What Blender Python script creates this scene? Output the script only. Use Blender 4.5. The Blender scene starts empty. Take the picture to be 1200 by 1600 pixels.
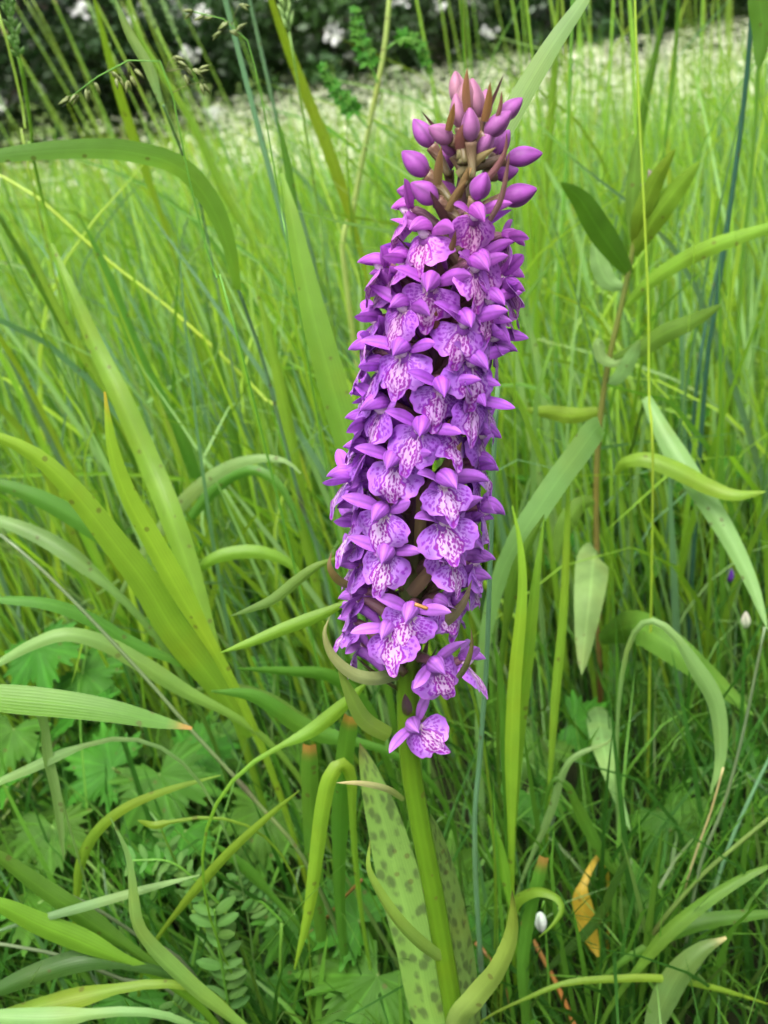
import bpy, math, random
import numpy as np
from mathutils import Vector, Matrix, noise as mnoise

# ------------------------------------------------------------------ camera
SC = bpy.context.scene
COL = SC.collection
H_CAM, PITCH, ROLL, FPX = 0.36, math.radians(24.5), math.radians(8.0), 1570.0   # FPX: focal length in photo pixels (1200 x 1600)
CAM = np.array([0.0, 0.0, H_CAM])
_F = np.array([0, math.cos(PITCH), -math.sin(PITCH)])
_U0 = np.array([0, math.sin(PITCH), math.cos(PITCH)])
_R0 = np.array([1.0, 0, 0])
CU = _U0 * math.cos(ROLL) + _R0 * math.sin(ROLL)
CR = _R0 * math.cos(ROLL) - _U0 * math.sin(ROLL)
cd = bpy.data.cameras.new("camera")
cd.sensor_fit = 'VERTICAL'; cd.sensor_height = 36.0; cd.lens = FPX / 1600 * 36.0
cd.clip_start = 0.01; cd.clip_end = 2000
cd.dof.use_dof = True; cd.dof.focus_distance = 0.228; cd.dof.aperture_fstop = 23.0
cam = bpy.data.objects.new("camera", cd); COL.objects.link(cam)
cam.matrix_world = Matrix(((CR[0], CU[0], -_F[0], CAM[0]), (CR[1], CU[1], -_F[1], CAM[1]), (CR[2], CU[2], -_F[2], CAM[2]), (0, 0, 0, 1)))
SC.camera = cam
# ------------------------------------------------------------------ sky and sun: bright overcast day
SUN_EL, SUN_AZ = math.radians(68), math.radians(200)
w = bpy.data.worlds.new("World"); SC.world = w; w.use_nodes = True
nt = w.node_tree; nt.nodes.clear()
sky = nt.nodes.new("ShaderNodeTexSky"); sky.sky_type = 'NISHITA'; sky.sun_disc = False
sky.sun_elevation = SUN_EL; sky.sun_rotation = SUN_AZ
sky.air_density = 1.0; sky.dust_density = 5.0; sky.ozone_density = 1.0
hs = nt.nodes.new("ShaderNodeHueSaturation"); hs.inputs['Saturation'].default_value = 0.25
bg = nt.nodes.new("ShaderNodeBackground"); bg.inputs['Strength'].default_value = 0.15
ow = nt.nodes.new("ShaderNodeOutputWorld")
nt.links.new(sky.outputs[0], hs.inputs['Color']); nt.links.new(hs.outputs[0], bg.inputs['Color']); nt.links.new(bg.outputs[0], ow.inputs[0])
sd = bpy.data.lights.new("sun", 'SUN'); sd.energy = 1.5; sd.angle = math.radians(35); sd.color = (1.0, 0.96, 0.89)
sun = bpy.data.objects.new("sun", sd); COL.objects.link(sun)
sdir = Vector((math.sin(SUN_AZ) * math.cos(SUN_EL), math.cos(SUN_AZ) * math.cos(SUN_EL), math.sin(SUN_EL)))
sun.rotation_euler = sdir.to_track_quat('Z', 'Y').to_euler(); sun.location = (0, 0, 30)
vs = SC.view_settings; vs.view_transform = 'Standard'; vs.look = 'None'; vs.exposure = 1.45; vs.gamma = 1.0; vs.use_curve_mapping = False
SC.render.engine = 'CYCLES'
SC.cycles.use_denoising = True
SC.cycles.use_adaptive_sampling = True; SC.cycles.adaptive_threshold = 0.025; SC.cycles.adaptive_min_samples = 24
SC.cycles.max_bounces = 6; SC.cycles.diffuse_bounces = 4; SC.cycles.transmission_bounces = 4; SC.cycles.glossy_bounces = 2
SC.cycles.sample_clamp_indirect = 6.0

rnd = random.Random(7)
nr = np.random.default_rng(11)

# ------------------------------------------------------------------ geometry helpers
def ray(x, y):
    return _F + CR * ((x - 600) / FPX) - CU * ((y - 800) / FPX)
def at(x, y, Y):                       # the point seen at photo pixel (x, y) that lies Y metres ahead of the photographer
    d = ray(x, y); return CAM + d * (Y / d[1])
def depth(p): return float((np.asarray(p) - CAM) @ _F)
def mpp(p): return depth(p) / FPX      # metres per photo pixel at p
def sstep(a, b, x):
    t = np.clip((x - a) / (b - a), 0, 1); return t * t * (3 - 2 * t)
def ground_z(x, y):                    # the meadow dips gently away from the photographer and rises again to the hedge
    x = np.asarray(x, float); y = np.asarray(y, float)
    return -0.75 * sstep(0.9, 6.5, y) + 0.20 * sstep(8, 20, y) + 0.012 * np.sin(x * 5.1 + 1) * np.cos(y * 4.3) * sstep(0.4, 2, y)
def unit(v):
    v = np.asarray(v, float); return v / (np.linalg.norm(v, axis=-1, keepdims=True) + 1e-12)

def mesh(name, verts, faces, mat, uv=None, col=None, smooth=True):
    me = bpy.data.meshes.new(name)
    me.from_pydata([tuple(map(float, v)) for v in verts], [], faces)
    if smooth: me.polygons.foreach_set('use_smooth', [True] * len(me.polygons))
    if uv is not None:
        l = np.empty(len(me.loops), np.int32); me.loops.foreach_get('vertex_index', l)
        me.uv_layers.new(name='UVMap').data.foreach_set('uv', np.asarray(uv, np.float32)[l].ravel())
    if col is not None:
        c = np.ones((len(verts), 4), np.float32); c[:, :3] = np.asarray(col, np.float32)
        me.color_attributes.new('Col', 'FLOAT_COLOR', 'POINT').data.foreach_set('color', c.ravel())
    if mat: me.materials.append(mat)
    me.update(); return me
def obj(name, me, parent=None, loc=None):
    o = bpy.data.objects.new(name, me); COL.objects.link(o)
    if parent is not None: o.parent = parent
    if loc is not None: o.location = tuple(float(v) for v in loc)
    return o
def tag(o, label=None, cat=None, group=None, kind=None):
    for k, v in (('label', label), ('category', cat), ('group', group), ('kind', kind)):
        if v: o[k] = v
    return o
def thing(name, label, cat, loc=(0, 0, 0), group=None):
    return tag(obj(name, None, None, loc), label, cat, group, 'thing')
def copy_tree(o, parent=None):
    c = o.copy(); COL.objects.link(c); c.parent = parent
    for ch in o.children: copy_tree(ch, c)
    return c

def catmull(P, n):
    P = np.asarray(P, float)
    if len(P) == 2: P = np.array([P[0], (P[0] + P[1]) / 2, P[1]])
    E = np.vstack([2 * P[0] - P[1], P, 2 * P[-1] - P[-2]])
    seg = np.linalg.norm(np.diff(P, axis=0), axis=1); s = np.concatenate([[0], np.cumsum(seg)]) / seg.sum()
    out = []
    for u in np.linspace(0, 1, n):
        i = min(np.searchsorted(s, u, side='right') - 1, len(P) - 2); t = (u - s[i]) / (s[i + 1] - s[i] + 1e-12)
        a, b, c, d = E[i], E[i + 1], E[i + 2], E[i + 3]
        out.append(.5 * (2 * b + (c - a) * t + (2 * a - 5 * b + 4 * c - d) * t * t + (3 * b - a - 3 * c + d) * t ** 3))
    return np.array(out)
def grid_faces(n, m, closed=False):
    f = []
    for i in range(n - 1):
        for j in range(m if closed else m - 1):
            k = (j + 1) % m
            f.append((i * m + j, i * m + k, (i + 1) * m + k, (i + 1) * m + j))
    return f
def ribbon(P, W, fold=.25, twist=None, view=None, cols=5, wavy=0.0, seed=0):
    """a leaf blade: P centre line, W width at each sample, folded along its midrib"""
    n = len(P); T = unit(np.gradient(P, axis=0))
    V = unit((P - CAM) if view is None else np.broadcast_to(np.asarray(view, float), P.shape))
    S = np.cross(T, V); S = unit(S)
    for i in range(1, n):
        if S[i] @ S[i - 1] < 0: S[i] = -S[i]
    N = np.cross(S, T)
    tw = np.zeros(n) if twist is None else np.asarray(twist)
    S2 = S * np.cos(tw)[:, None] + N * np.sin(tw)[:, None]; N2 = -S * np.sin(tw)[:, None] + N * np.cos(tw)[:, None]
    verts, uv = [], []
    for i in range(n):
        for k in range(cols):
            u = -1 + 2 * k / (cols - 1)
            rip = wavy * math.sin(i * 0.9 + (2 if u > 0 else 0) + seed) * abs(u) if wavy else 0
            verts.append(P[i] + S2[i] * (u * W[i] / 2) + N2[i] * ((fold * abs(u) ** 1.3 + rip) * W[i] / 2))
            uv.append((k / (cols - 1), i / (n - 1)))
    return np.array(verts), grid_faces(n, cols), np.array(uv)
def tube(P, R, m=7, cap=True):
    P = np.asarray(P); n = len(P); T = unit(np.gradient(P, axis=0))
    ref = np.array([0.31, 0.84, 0.2]); A = unit(np.cross(T, np.broadcast_to(ref, T.shape))); B = np.cross(T, A)
    verts, uv = [], []
    for i in range(n):
        for k in range(m):
            a = 2 * math.pi * k / m
            verts.append(P[i] + (A[i] * math.cos(a) + B[i] * math.sin(a)) * R[i]); uv.append((k / m, i / (n - 1)))
    f = grid_faces(n, m, True)
    if cap: f.append(tuple(range((n - 1) * m, n * m))); f.append(tuple(range(m - 1, -1, -1)))
    return np.array(verts), f, np.array(uv)
def join(parts):
    V, F, UV, C = [], [], [], []; o = 0
    for p in parts:
        v, f = p[0], p[1]
        V.append(v); F += [tuple(i + o for i in q) for q in f]; o += len(v)
        UV.append(p[2] if len(p) > 2 and p[2] is not None else np.zeros((len(v), 2)))
        C.append(np.broadcast_to(p[3], (len(v), 3)) if len(p) > 3 else np.ones((len(v), 3)))
    return np.vstack(V), F, np.vstack(UV), np.vstack(C)

# ------------------------------------------------------------------ materials
def nodes(name):
    m = bpy.data.materials.new(name); m.use_nodes = True; t = m.node_tree; t.nodes.clear()
    return m, t, t.nodes.new
def L(t, a, b): t.links.new(a, b)
def leaf_material(name, transl=.42, rough=.42, veins=9.0, spec=.35, spots=False, warm=(1.15, 1.3, .65), midrib=.14, objvar=.12, mott=.35, simple=False):
    m, t, N = nodes(name)
    out = N('ShaderNodeOutputMaterial'); at_ = N('ShaderNodeAttribute'); at_.attribute_name = 'Col'
    uv = N('ShaderNodeUVMap'); sx = N('ShaderNodeSeparateXYZ'); L(t, uv.outputs[0], sx.inputs[0])
    geo = N('ShaderNodeNewGeometry')
    def math_(op, a, b=None, c=None):
        n = N('ShaderNodeMath'); n.operation = op
        for i, v in enumerate((a, b, c)):
            if v is None: continue
            if isinstance(v, (int, float)): n.inputs[i].default_value = v
            else: L(t, v, n.inputs[i])
        return n.outputs[0]
    vein = math_('SINE', math_('MULTIPLY', sx.outputs[0], veins * 6.283))
    mid = math_('ABSOLUTE', math_('SUBTRACT', sx.outputs[0], .5))
    mr = N('ShaderNodeMapRange'); L(t, mid, mr.inputs[0]); mr.inputs[1].default_value = 0; mr.inputs[2].default_value = .07; mr.inputs[3].default_value = midrib; mr.inputs[4].default_value = 0
    no = N('ShaderNodeTexNoise'); no.inputs['Scale'].default_value = 90; no.inputs['Detail'].default_value = 0 if simple else 4; L(t, geo.outputs['Position'], no.inputs['Vector'])
    oi = N('ShaderNodeObjectInfo')
    val = math_('ADD', math_('MULTIPLY', vein, .05), math_('ADD', mr.outputs[0], 1 - mott / 2))
    val = math_('ADD', val, mott / 2) if simple else math_('ADD', val, math_('MULTIPLY', no.outputs['Fac'], mott))
    val = math_('ADD', val, math_('MULTIPLY', math_('SUBTRACT', oi.outputs['Random'], .5), objvar * 2))
    hsv = N('ShaderNodeHueSaturation'); L(t, at_.outputs['Color'], hsv.inputs['Color']); L(t, val, hsv.inputs['Value'])
    L(t, math_('ADD', math_('MULTIPLY', oi.outputs['Random'], .03), .487), hsv.inputs['Hue'])
    color = hsv.outputs[0]
    if not simple:     # yellowing patches and small brown flecks
        n3 = N('ShaderNodeTexNoise'); n3.inputs['Scale'].default_value = 38; n3.inputs['Detail'].default_value = 2; L(t, geo.outputs['Position'], n3.inputs['Vector'])
        w1 = N('ShaderNodeMapRange'); L(t, n3.outputs['Fac'], w1.inputs[0]); w1.inputs[1].default_value = .5; w1.inputs[2].default_value = .75; w1.inputs[3].default_value = 0; w1.inputs[4].default_value = .45
        mx3 = N('ShaderNodeMix'); mx3.data_type = 'RGBA'; mx3.blend_type = 'MULTIPLY'; L(t, w1.outputs[0], mx3.inputs[0]); L(t, color, mx3.inputs[6]); mx3.inputs[7].default_value = (1.25, .92, .6, 1)
        v3 = N('ShaderNodeTexVoronoi'); v3.inputs['Scale'].default_value = 260; L(t, geo.outputs['Position'], v3.inputs['Vector'])
        sg = N('ShaderNodeSeparateColor'); L(t, v3.outputs['Color'], sg.inputs[0])
        fk = math_('MULTIPLY', math_('LESS_THAN', v3.outputs['Distance'], .24), math_('GREATER_THAN', sg.outputs[0], .86))
        mx4 = N('ShaderNodeMix'); mx4.data_type = 'RGBA'; L(t, math_('MULTIPLY', fk, .55), mx4.inputs[0]); L(t, mx3.outputs[2], mx4.inputs[6]); mx4.inputs[7].default_value = (.09, .065, .02, 1)
        color = mx4.outputs[2]
    if spots:
        mp = N('ShaderNodeMapping'); mp.inputs['Scale'].default_value = (4.6, 27, 1); L(t, uv.outputs[0], mp.inputs[0])
        n2 = N('ShaderNodeTexNoise'); n2.inputs['Scale'].default_value = 1.2; L(t, mp.outputs[0], n2.inputs['Vector'])
        mx2 = N('ShaderNodeMix'); mx2.data_type = 'VECTOR'; mx2.inputs[0].default_value = .4; L(t, mp.outputs[0], mx2.inputs[4]); L(t, n2.outputs['Color'], mx2.inputs[5])
        vo = N('ShaderNodeTexVoronoi'); vo.inputs['Scale'].default_value = 1.35; vo.inputs['Randomness'].default_value = .8; L(t, mx2.outputs[1], vo.inputs['Vector'])
        sr = N('ShaderNodeMapRange'); L(t, math_('ADD', vo.outputs['Distance'], math_('MULTIPLY', math_('SUBTRACT', n2.outputs['Fac'], .5), .5)), sr.inputs[0])
        sr.inputs[1].default_value = .26; sr.inputs[2].default_value = .50; sr.inputs[3].default_value = .62; sr.inputs[4].default_value = 0
        mc = N('ShaderNodeMix'); mc.data_type = 'RGBA'; L(t, sr.outputs[0], mc.inputs[0]); L(t, color, mc.inputs[6]); mc.inputs[7].default_value = (.035, .045, .022, 1)
        color = mc.outputs[2]
    pb = N('ShaderNodeBsdfPrincipled'); L(t, color, pb.inputs['Base Color']); pb.inputs['Roughness'].default_value = rough; pb.inputs['Specular IOR Level'].default_value = spec
    bp = N('ShaderNodeBump'); bp.inputs['Strength'].default_value = .35; bp.inputs['Distance'].default_value = .0004
    L(t, math_('ADD', math_('MULTIPLY', vein, .16), no.outputs['Fac']), bp.inputs['Height']); (None if simple else L(t, bp.outputs[0], pb.inputs['Normal']))
    tr = N('ShaderNodeBsdfTranslucent'); mw = N('ShaderNodeMix'); mw.data_type = 'RGBA'; mw.blend_type = 'MULTIPLY'; mw.inputs[0].default_value = 1
    L(t, color, mw.inputs[6]); mw.inputs[7].default_value = (*warm, 1); L(t, mw.outputs[2], tr.inputs['Color'])
    ms = N('ShaderNodeMixShader'); ms.inputs[0].default_value = transl; L(t, pb.outputs[0], ms.inputs[1]); L(t, tr.outputs[0], ms.inputs[2]); L(t, ms.outputs[0], out.inputs[0])
    return m
def petal_material(name, use_attr, transl=.32):
    m, t, N = nodes(name)
    out = N('ShaderNodeOutputMaterial'); oi = N('ShaderNodeObjectInfo'); geo = N('ShaderNodeNewGeometry')
    no = N('ShaderNodeTexNoise'); no.inputs['Scale'].default_value = 420; no.inputs['Detail'].default_value = 6; L(t, geo.outputs['Position'], no.inputs['Vector'])
    mr = N('ShaderNodeMapRange'); L(t, no.outputs['Fac'], mr.inputs[0]); mr.inputs[1].default_value = .25; mr.inputs[2].default_value = .75; mr.inputs[3].default_value = .82; mr.inputs[4].default_value = 1.18
    hsv = N('ShaderNodeHueSaturation')
    at_ = N('ShaderNodeAttribute'); at_.attribute_name = 'Col'
    mw = N('ShaderNodeMix'); mw.data_type = 'RGBA'; mw.blend_type = 'MULTIPLY'; mw.inputs[0].default_value = 1
    L(t, oi.outputs['Color'], mw.inputs[6]); L(t, at_.outputs['Color'], mw.inputs[7])
    L(t, mw.outputs[2], hsv.inputs['Color']); L(t, mr.outputs[0], hsv.inputs['Value'])
    pb = N('ShaderNodeBsdfPrincipled'); L(t, hsv.outputs[0], pb.inputs['Base Color']); pb.inputs['Roughness'].default_value = .5; pb.inputs['Specular IOR Level'].default_value = .3
    pb.inputs['Sheen Weight'].default_value = .12; pb.inputs['Sheen Roughness'].default_value = .4
    bp = N('ShaderNodeBump'); bp.inputs['Strength'].default_value = .3; bp.inputs['Distance'].default_value = .0003; L(t, no.outputs['Fac'], bp.inputs['Height']); L(t, bp.outputs[0], pb.inputs['Normal'])
    tr = N('ShaderNodeBsdfTranslucent'); L(t, hsv.outputs[0], tr.inputs['Color'])
    ms = N('ShaderNodeMixShader'); ms.inputs[0].default_value = transl; L(t, pb.outputs[0], ms.inputs[1]); L(t, tr.outputs[0], ms.inputs[2]); L(t, ms.outputs[0], out.inputs[0])
    return m
def soil_material():
    m, t, N = nodes('meadow_soil')
    out = N('ShaderNodeOutputMaterial'); geo = N('ShaderNodeNewGeometry')
    n1 = N('ShaderNodeTexNoise'); n1.inputs['Scale'].default_value = 40; n1.inputs['Detail'].default_value = 8; L(t, geo.outputs['Position'], n1.inputs['Vector'])
    n2 = N('ShaderNodeTexNoise'); n2.inputs['Scale'].default_value = .8; n2.inputs['Detail'].default_value = 6; L(t, geo.outputs['Position'], n2.inputs['Vector'])
    sx = N('ShaderNodeSeparateXYZ'); L(t, geo.outputs['Position'], sx.inputs[0])
    r1 = N('ShaderNodeValToRGB'); L(t, n1.outputs['Fac'], r1.inputs[0])
    r1.color_ramp.elements[0].color = (.006, .009, .004, 1); r1.color_ramp.elements[0].position = .3; r1.color_ramp.elements[1].color = (.022, .028, .010, 1); r1.color_ramp.elements[1].position = .75
    r2 = N('ShaderNodeValToRGB'); L(t, n2.outputs['Fac'], r2.inputs[0])
    r2.color_ramp.elements[0].color = (.06, .11, .02, 1); r2.color_ramp.elements[1].color = (.12, .17, .04, 1)
    mr = N('ShaderNodeMapRange'); L(t, sx.outputs[1], mr.inputs[0]); mr.inputs[1].default_value = 1; mr.inputs[2].default_value = 4
    mx = N('ShaderNodeMix'); mx.data_type = 'RGBA'; L(t, mr.outputs[0], mx.inputs[0]); L(t, r1.outputs[0], mx.inputs[6]); L(t, r2.outputs[0], mx.inputs[7])
    pb = N('ShaderNodeBsdfPrincipled'); pb.inputs['Roughness'].default_value = .95; pb.inputs['Specular IOR Level'].default_value = .05; L(t, mx.outputs[2], pb.inputs['Base Color'])
    bp = N('ShaderNodeBump'); bp.inputs['Strength'].default_value = .8; bp.inputs['Distance'].default_value = .01; L(t, n1.outputs['Fac'], bp.inputs['Height']); L(t, bp.outputs[0], pb.inputs['Normal'])
    L(t, pb.outputs[0], out.inputs[0]); return m
def bark_material():
    m, t, N = nodes('bark')
    out = N('ShaderNodeOutputMaterial'); geo = N('ShaderNodeNewGeometry')
    n1 = N('ShaderNodeTexNoise'); n1.inputs['Scale'].default_value = 9; n1.inputs['Detail'].default_value = 8; L(t, geo.outputs['Position'], n1.inputs['Vector'])
    r1 = N('ShaderNodeValToRGB'); L(t, n1.outputs['Fac'], r1.inputs[0]); r1.color_ramp.elements[0].color = (.03, .025, .018, 1); r1.color_ramp.elements[1].color = (.16, .13, .10, 1)
    pb = N('ShaderNodeBsdfPrincipled'); pb.inputs['Roughness'].default_value = .9; L(t, r1.outputs[0], pb.inputs['Base Color'])
    bp = N('ShaderNodeBump'); bp.inputs['Distance'].default_value = .02; L(t, n1.outputs['Fac'], bp.inputs['Height']); L(t, bp.outputs[0], pb.inputs['Normal'])
    L(t, pb.outputs[0], out.inputs[0]); return m
M_GRASS = leaf_material('grass_leaf')
M_FIELD = leaf_material('field_grass', transl=.45, veins=3, midrib=.1, objvar=0, simple=True)
M_STALK = leaf_material('stalk', transl=.0, veins=9, midrib=0, rough=.4)
M_HERB = leaf_material('herb_leaf', transl=.3, veins=0, midrib=.25, rough=.6, mott=.7, spec=.16)
M_ORCHLEAF = leaf_material('orchid_leaf', transl=.25, veins=20, midrib=.1, objvar=0)
M_SPOTLEAF = leaf_material('spotted_orchid_leaf', transl=.22, veins=16, midrib=.12, spots=True, objvar=0)
M_TREELEAF = leaf_material('tree_leaf', transl=.15, veins=0, midrib=0, objvar=.1, simple=True)
M_PETAL = petal_material('orchid_petal', False)
M_LIP = petal_material('orchid_lip', True, transl=.22)
M_WHITE = petal_material('white_blossom', True, transl=.3)
M_SOIL = soil_material(); M_BARK = bark_material()

GC = dict(bright=(.182, .325, .026), lime=(.26, .40, .03), mid=(.10, .225, .024), deep=(.04, .12, .016), blue=(.11, .215, .10), pale=(.215, .36, .11),
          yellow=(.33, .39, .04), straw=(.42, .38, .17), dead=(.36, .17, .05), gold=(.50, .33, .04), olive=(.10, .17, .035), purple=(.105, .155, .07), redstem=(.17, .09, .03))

# ------------------------------------------------------------------ the ground
def axis_pts(near, far, n): return near * (far / near) ** np.linspace(0, 1, n)
gx = np.concatenate([-axis_pts(.3, 600, 26)[::-1], np.linspace(-.25, .25, 11), axis_pts(.3, 600, 26)])
gy = np.concatenate([-axis_pts(.5, 300, 12)[::-1], np.linspace(-.3, 1.0, 14), axis_pts(1.1, 900, 44)])
X, Y = np.meshgrid(gx, gy); Z = ground_z(X, Y)
tag(obj('ground', mesh('ground', np.stack([X, Y, Z], -1).reshape(-1, 3), grid_faces(len(gy), len(gx)), M_SOIL)), 'dark meadow soil under the grass and herbs', 'ground', kind='structure')

# ------------------------------------------------------------------ the orchid
ORCHID_Y = .215
AXIS_PX = [(722, 1690), (715, 1620), (700, 1530), (678, 1400), (655, 1280), (640, 1180), (637, 1090), (640, 1000), (646, 850), (656, 720), (676, 580), (702, 430), (722, 320), (734, 220), (738, 150)]
AX = np.array([at(x, y, ORCHID_Y) for x, y in AXIS_PX])
AX = catmull(np.vstack([[AX[0][0] + .004, AX[0][1] + .002, -0.004], AX]), 160)
BASE = np.array([AX[0][0], AX[0][1], 0.0])
orchid = thing('marsh_orchid', 'tall purple marsh orchid with a dense flower spike and spotted leaves', 'orchid', BASE)
def put(name, me, parent=orchid, color=None):
    o = obj(name, me, parent)
    if color is not None: o.color = (*color, 1)
    return o
def axis_near(p):
    d = np.linalg.norm(AX - p, axis=1); return int(d.argmin()), float(d.min())
# stem: ridged tube, green below and purple-brown among the flowers
n = len(AX); zz = AX[:, 2]
R = np.interp(zz, [0, .10, .20, .225, .30, .345], [.0038, .0031, .0027, .0030, .0028, .0012])
sv, sf, suv = tube(AX, R, 18)
ang = (np.arange(len(sv)) % 18)
k = np.clip((AX[:, 2].repeat(18) - .215) / .05, 0, 1)[:, None]
scol = (1 - k) * np.array([.085, .20, .010]) + k * np.array([.085, .04, .05])
sv = AX.repeat(18, 0) + (sv - AX.repeat(18, 0)) * (1 + .06 * ((ang % 3) == 0))[:, None]
put('stem', mesh('orchid_stem', sv - BASE, sf, M_STALK, suv, scol))

# --- lip: three-lobed, veined with dark loops and dashes (the marks are the petal's own colour)
def lip_mesh(seed):
    rr = random.Random(seed); off = Vector((rr.uniform(0, 90), rr.uniform(0, 90), 0)); g_ = np.random.default_rng(seed)
    nph, nrad = 124, 46
    lob = rr.uniform(.9, 1.1); wid = rr.uniform(.92, 1.08); curl = rr.uniform(.3, 1.6); asym = rr.uniform(-.06, .06); notch = rr.uniform(.7, 1.3)
    hsh = g_.random((2, 64, 64)); jit = g_.uniform(-.3, .3, (2, 64, 64))
    V, C, UVs = [], [], []
    for j in range(nph):
        ph = -1.85 + 3.7 * j / (nph - 1); a = abs(ph) * (1 + asym * (1 if ph > 0 else -1))
        Rr = float(np.interp(a, [0, .10, .20, .30, .40, .55, .80, 1.05, 1.25, 1.40, 1.52, 1.62, 1.75, 1.85], [8.8, 8.6, 7.6, 6.5 - .45 * notch, 6.5, 7.1, 7.3, 7.1, 6.5, 5.6, 4.3, 2.6, 1.4, 1.1]))
        Rr *= (lob if a < .25 else wid) * (1 + .05 * mnoise.noise(Vector((ph * 5, seed, 3))) + .022 * math.sin(ph * 19 + seed) * min(1, 2 * max(0, 1.6 - a)))
        for i in range(nrad):
            t = i / (nrad - 1); r = Rr * t
            x = math.sin(ph) * r; d = math.cos(ph) * r
            y = 1.5 * math.sin(min(d, 8) / 8 * 2.2) + .2 * max(d, 0) - curl * .05 * x * x + .5 * mnoise.noise(Vector((x * .32, d * .32, seed * 3.1)))
            y += .6 * t ** 3 * math.sin(ph * 5 + seed) - .25 * math.exp(-(x / .7) ** 2)
            V.append((x * 1e-3, y * 1e-3, -d * 1e-3))
            nz = mnoise.noise(Vector((x * .8, d * .8, 0)) + off); n2 = mnoise.noise(Vector((x * 2.0, d * 2.0, 5)) + off); ax = abs(x)
            half = float(np.interp(d, [.4, 1.2, 2.4, 4.0, 5.0, 6.3, 7.4], [.75, 1.1, 1.9, 2.8, 2.9, 1.7, .6]))
            f = ax - half - .55 * nz - .14 * math.sin(d * 4.2 + seed * (1 if x > 0 else 2))
            loop = (1 - sstep(.24, .38, abs(f))) * (sstep(.5, .9, d)) * (.15 if mnoise.noise(Vector((x * .9 + 40, d * .9, 2)) + off) < -.42 else 1)
            inside = sstep(.15, -.2, f)
            def dash(u, v, lay, prob, hu, hv):
                iu, iv = math.floor(u), math.floor(v); best = 0
                h = hsh[lay][iu % 64, iv % 64]
                if h > prob: return 0.0
                du = u - iu - .5 - jit[lay][iu % 64, iv % 64] * .6; dv = v - iv - .5 - jit[lay][(iu + 9) % 64, (iv + 5) % 64] * .6
                e = math.sqrt((du / hu) ** 2 + (dv / hv) ** 2)
                return float(1 - sstep(.75, 1.15, e))
            d_in = dash(x / .82 + 30.5 + .5 * n2, d / 1.15 + .5 * nz + (.5 if int(math.floor(x / .82 + 30.5)) % 2 else 0), 0, .80, .33, .48)
            d_out = dash(ph * 6.2 + 20 + .5 * nz, r / 1.25 + .5 * n2, 1, .70, .36, .40)
            g = t
            loop2 = (1 - sstep(.16, .28, abs(f - 1.25 - .5 * n2))) * (1 if nz > -.1 else 0)
            rim = 1 - sstep(.84, .93, g)
            loop3 = (1 - sstep(.14, .26, abs(f + 1.15 + .4 * n2))) * (1 if nz < .12 else 0) * sstep(1.2, 2.0, d)
            mark = max(loop, loop3 * .9, d_in * inside, d_out * (1 - inside) * rim * (.9 if ax > half else 1), loop2 * .8 * rim)
            mark *= sstep(.5, 1.1, d + ax)
            white = float(np.clip((.72 + .28 * math.exp(-(ax / 1.6) ** 2)) * inside + .62 * math.exp(-max(f, 0) / 1.2) * (1 - inside), 0, 1)) * (1 - .5 * sstep(5.8, 8, d))
            basec = np.array([.315, .092, .53]) * (1 - white) + np.array([.50, .295, .56]) * white
            if d < 1.2 and ax < 1.6: basec = basec * .5 + np.array([.66, .50, .46]) * .5
            dark = np.array([.20, .012, .24]) if inside > .5 else np.array([.19, .015, .33])
            edge = sstep(.94, 1.0, g)
            c = basec * (1 - mark) + dark * mark
            c = c * (1 - .4 * edge) + np.array([.42, .08, .50]) * .4 * edge
            C.append(c); UVs.append((j / (nph - 1), t))
    return mesh('lip_shape', V, grid_faces(nph, nrad), M_LIP, UVs, C)
def hood_mesh(seed):
    rr = random.Random(seed); na, nb = 20, 30; V, C = [], []
    ln = rr.uniform(5.8, 6.8); wd = rr.uniform(2.15, 2.55); sk = rr.uniform(-.5, .5)
    for i in range(na):
        a = i / (na - 1); prof = max(math.sin(math.pi * min(1, .06 + a * .94)) ** .6 * (1 - .32 * a), .02)
        cy = -1.6 + ln * a; cz = .8 + 1.7 * math.sin(math.pi * (.15 + .55 * a)) - 1.5 * a * a
        for j in range(nb):
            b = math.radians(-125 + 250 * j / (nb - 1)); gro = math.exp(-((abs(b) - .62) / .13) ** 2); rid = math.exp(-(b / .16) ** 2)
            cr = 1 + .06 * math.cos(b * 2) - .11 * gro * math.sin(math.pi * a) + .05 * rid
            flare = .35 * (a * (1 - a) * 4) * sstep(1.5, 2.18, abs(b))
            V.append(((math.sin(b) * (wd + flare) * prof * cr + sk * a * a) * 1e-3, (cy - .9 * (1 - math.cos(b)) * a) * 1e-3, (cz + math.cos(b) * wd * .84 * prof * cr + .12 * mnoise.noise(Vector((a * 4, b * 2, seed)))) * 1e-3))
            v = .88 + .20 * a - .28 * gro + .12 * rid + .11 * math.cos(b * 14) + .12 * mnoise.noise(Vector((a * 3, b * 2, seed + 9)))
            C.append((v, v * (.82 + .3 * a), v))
    return mesh('hood_shape', V, grid_faces(na, nb), M_PETAL, None, C)
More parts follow.
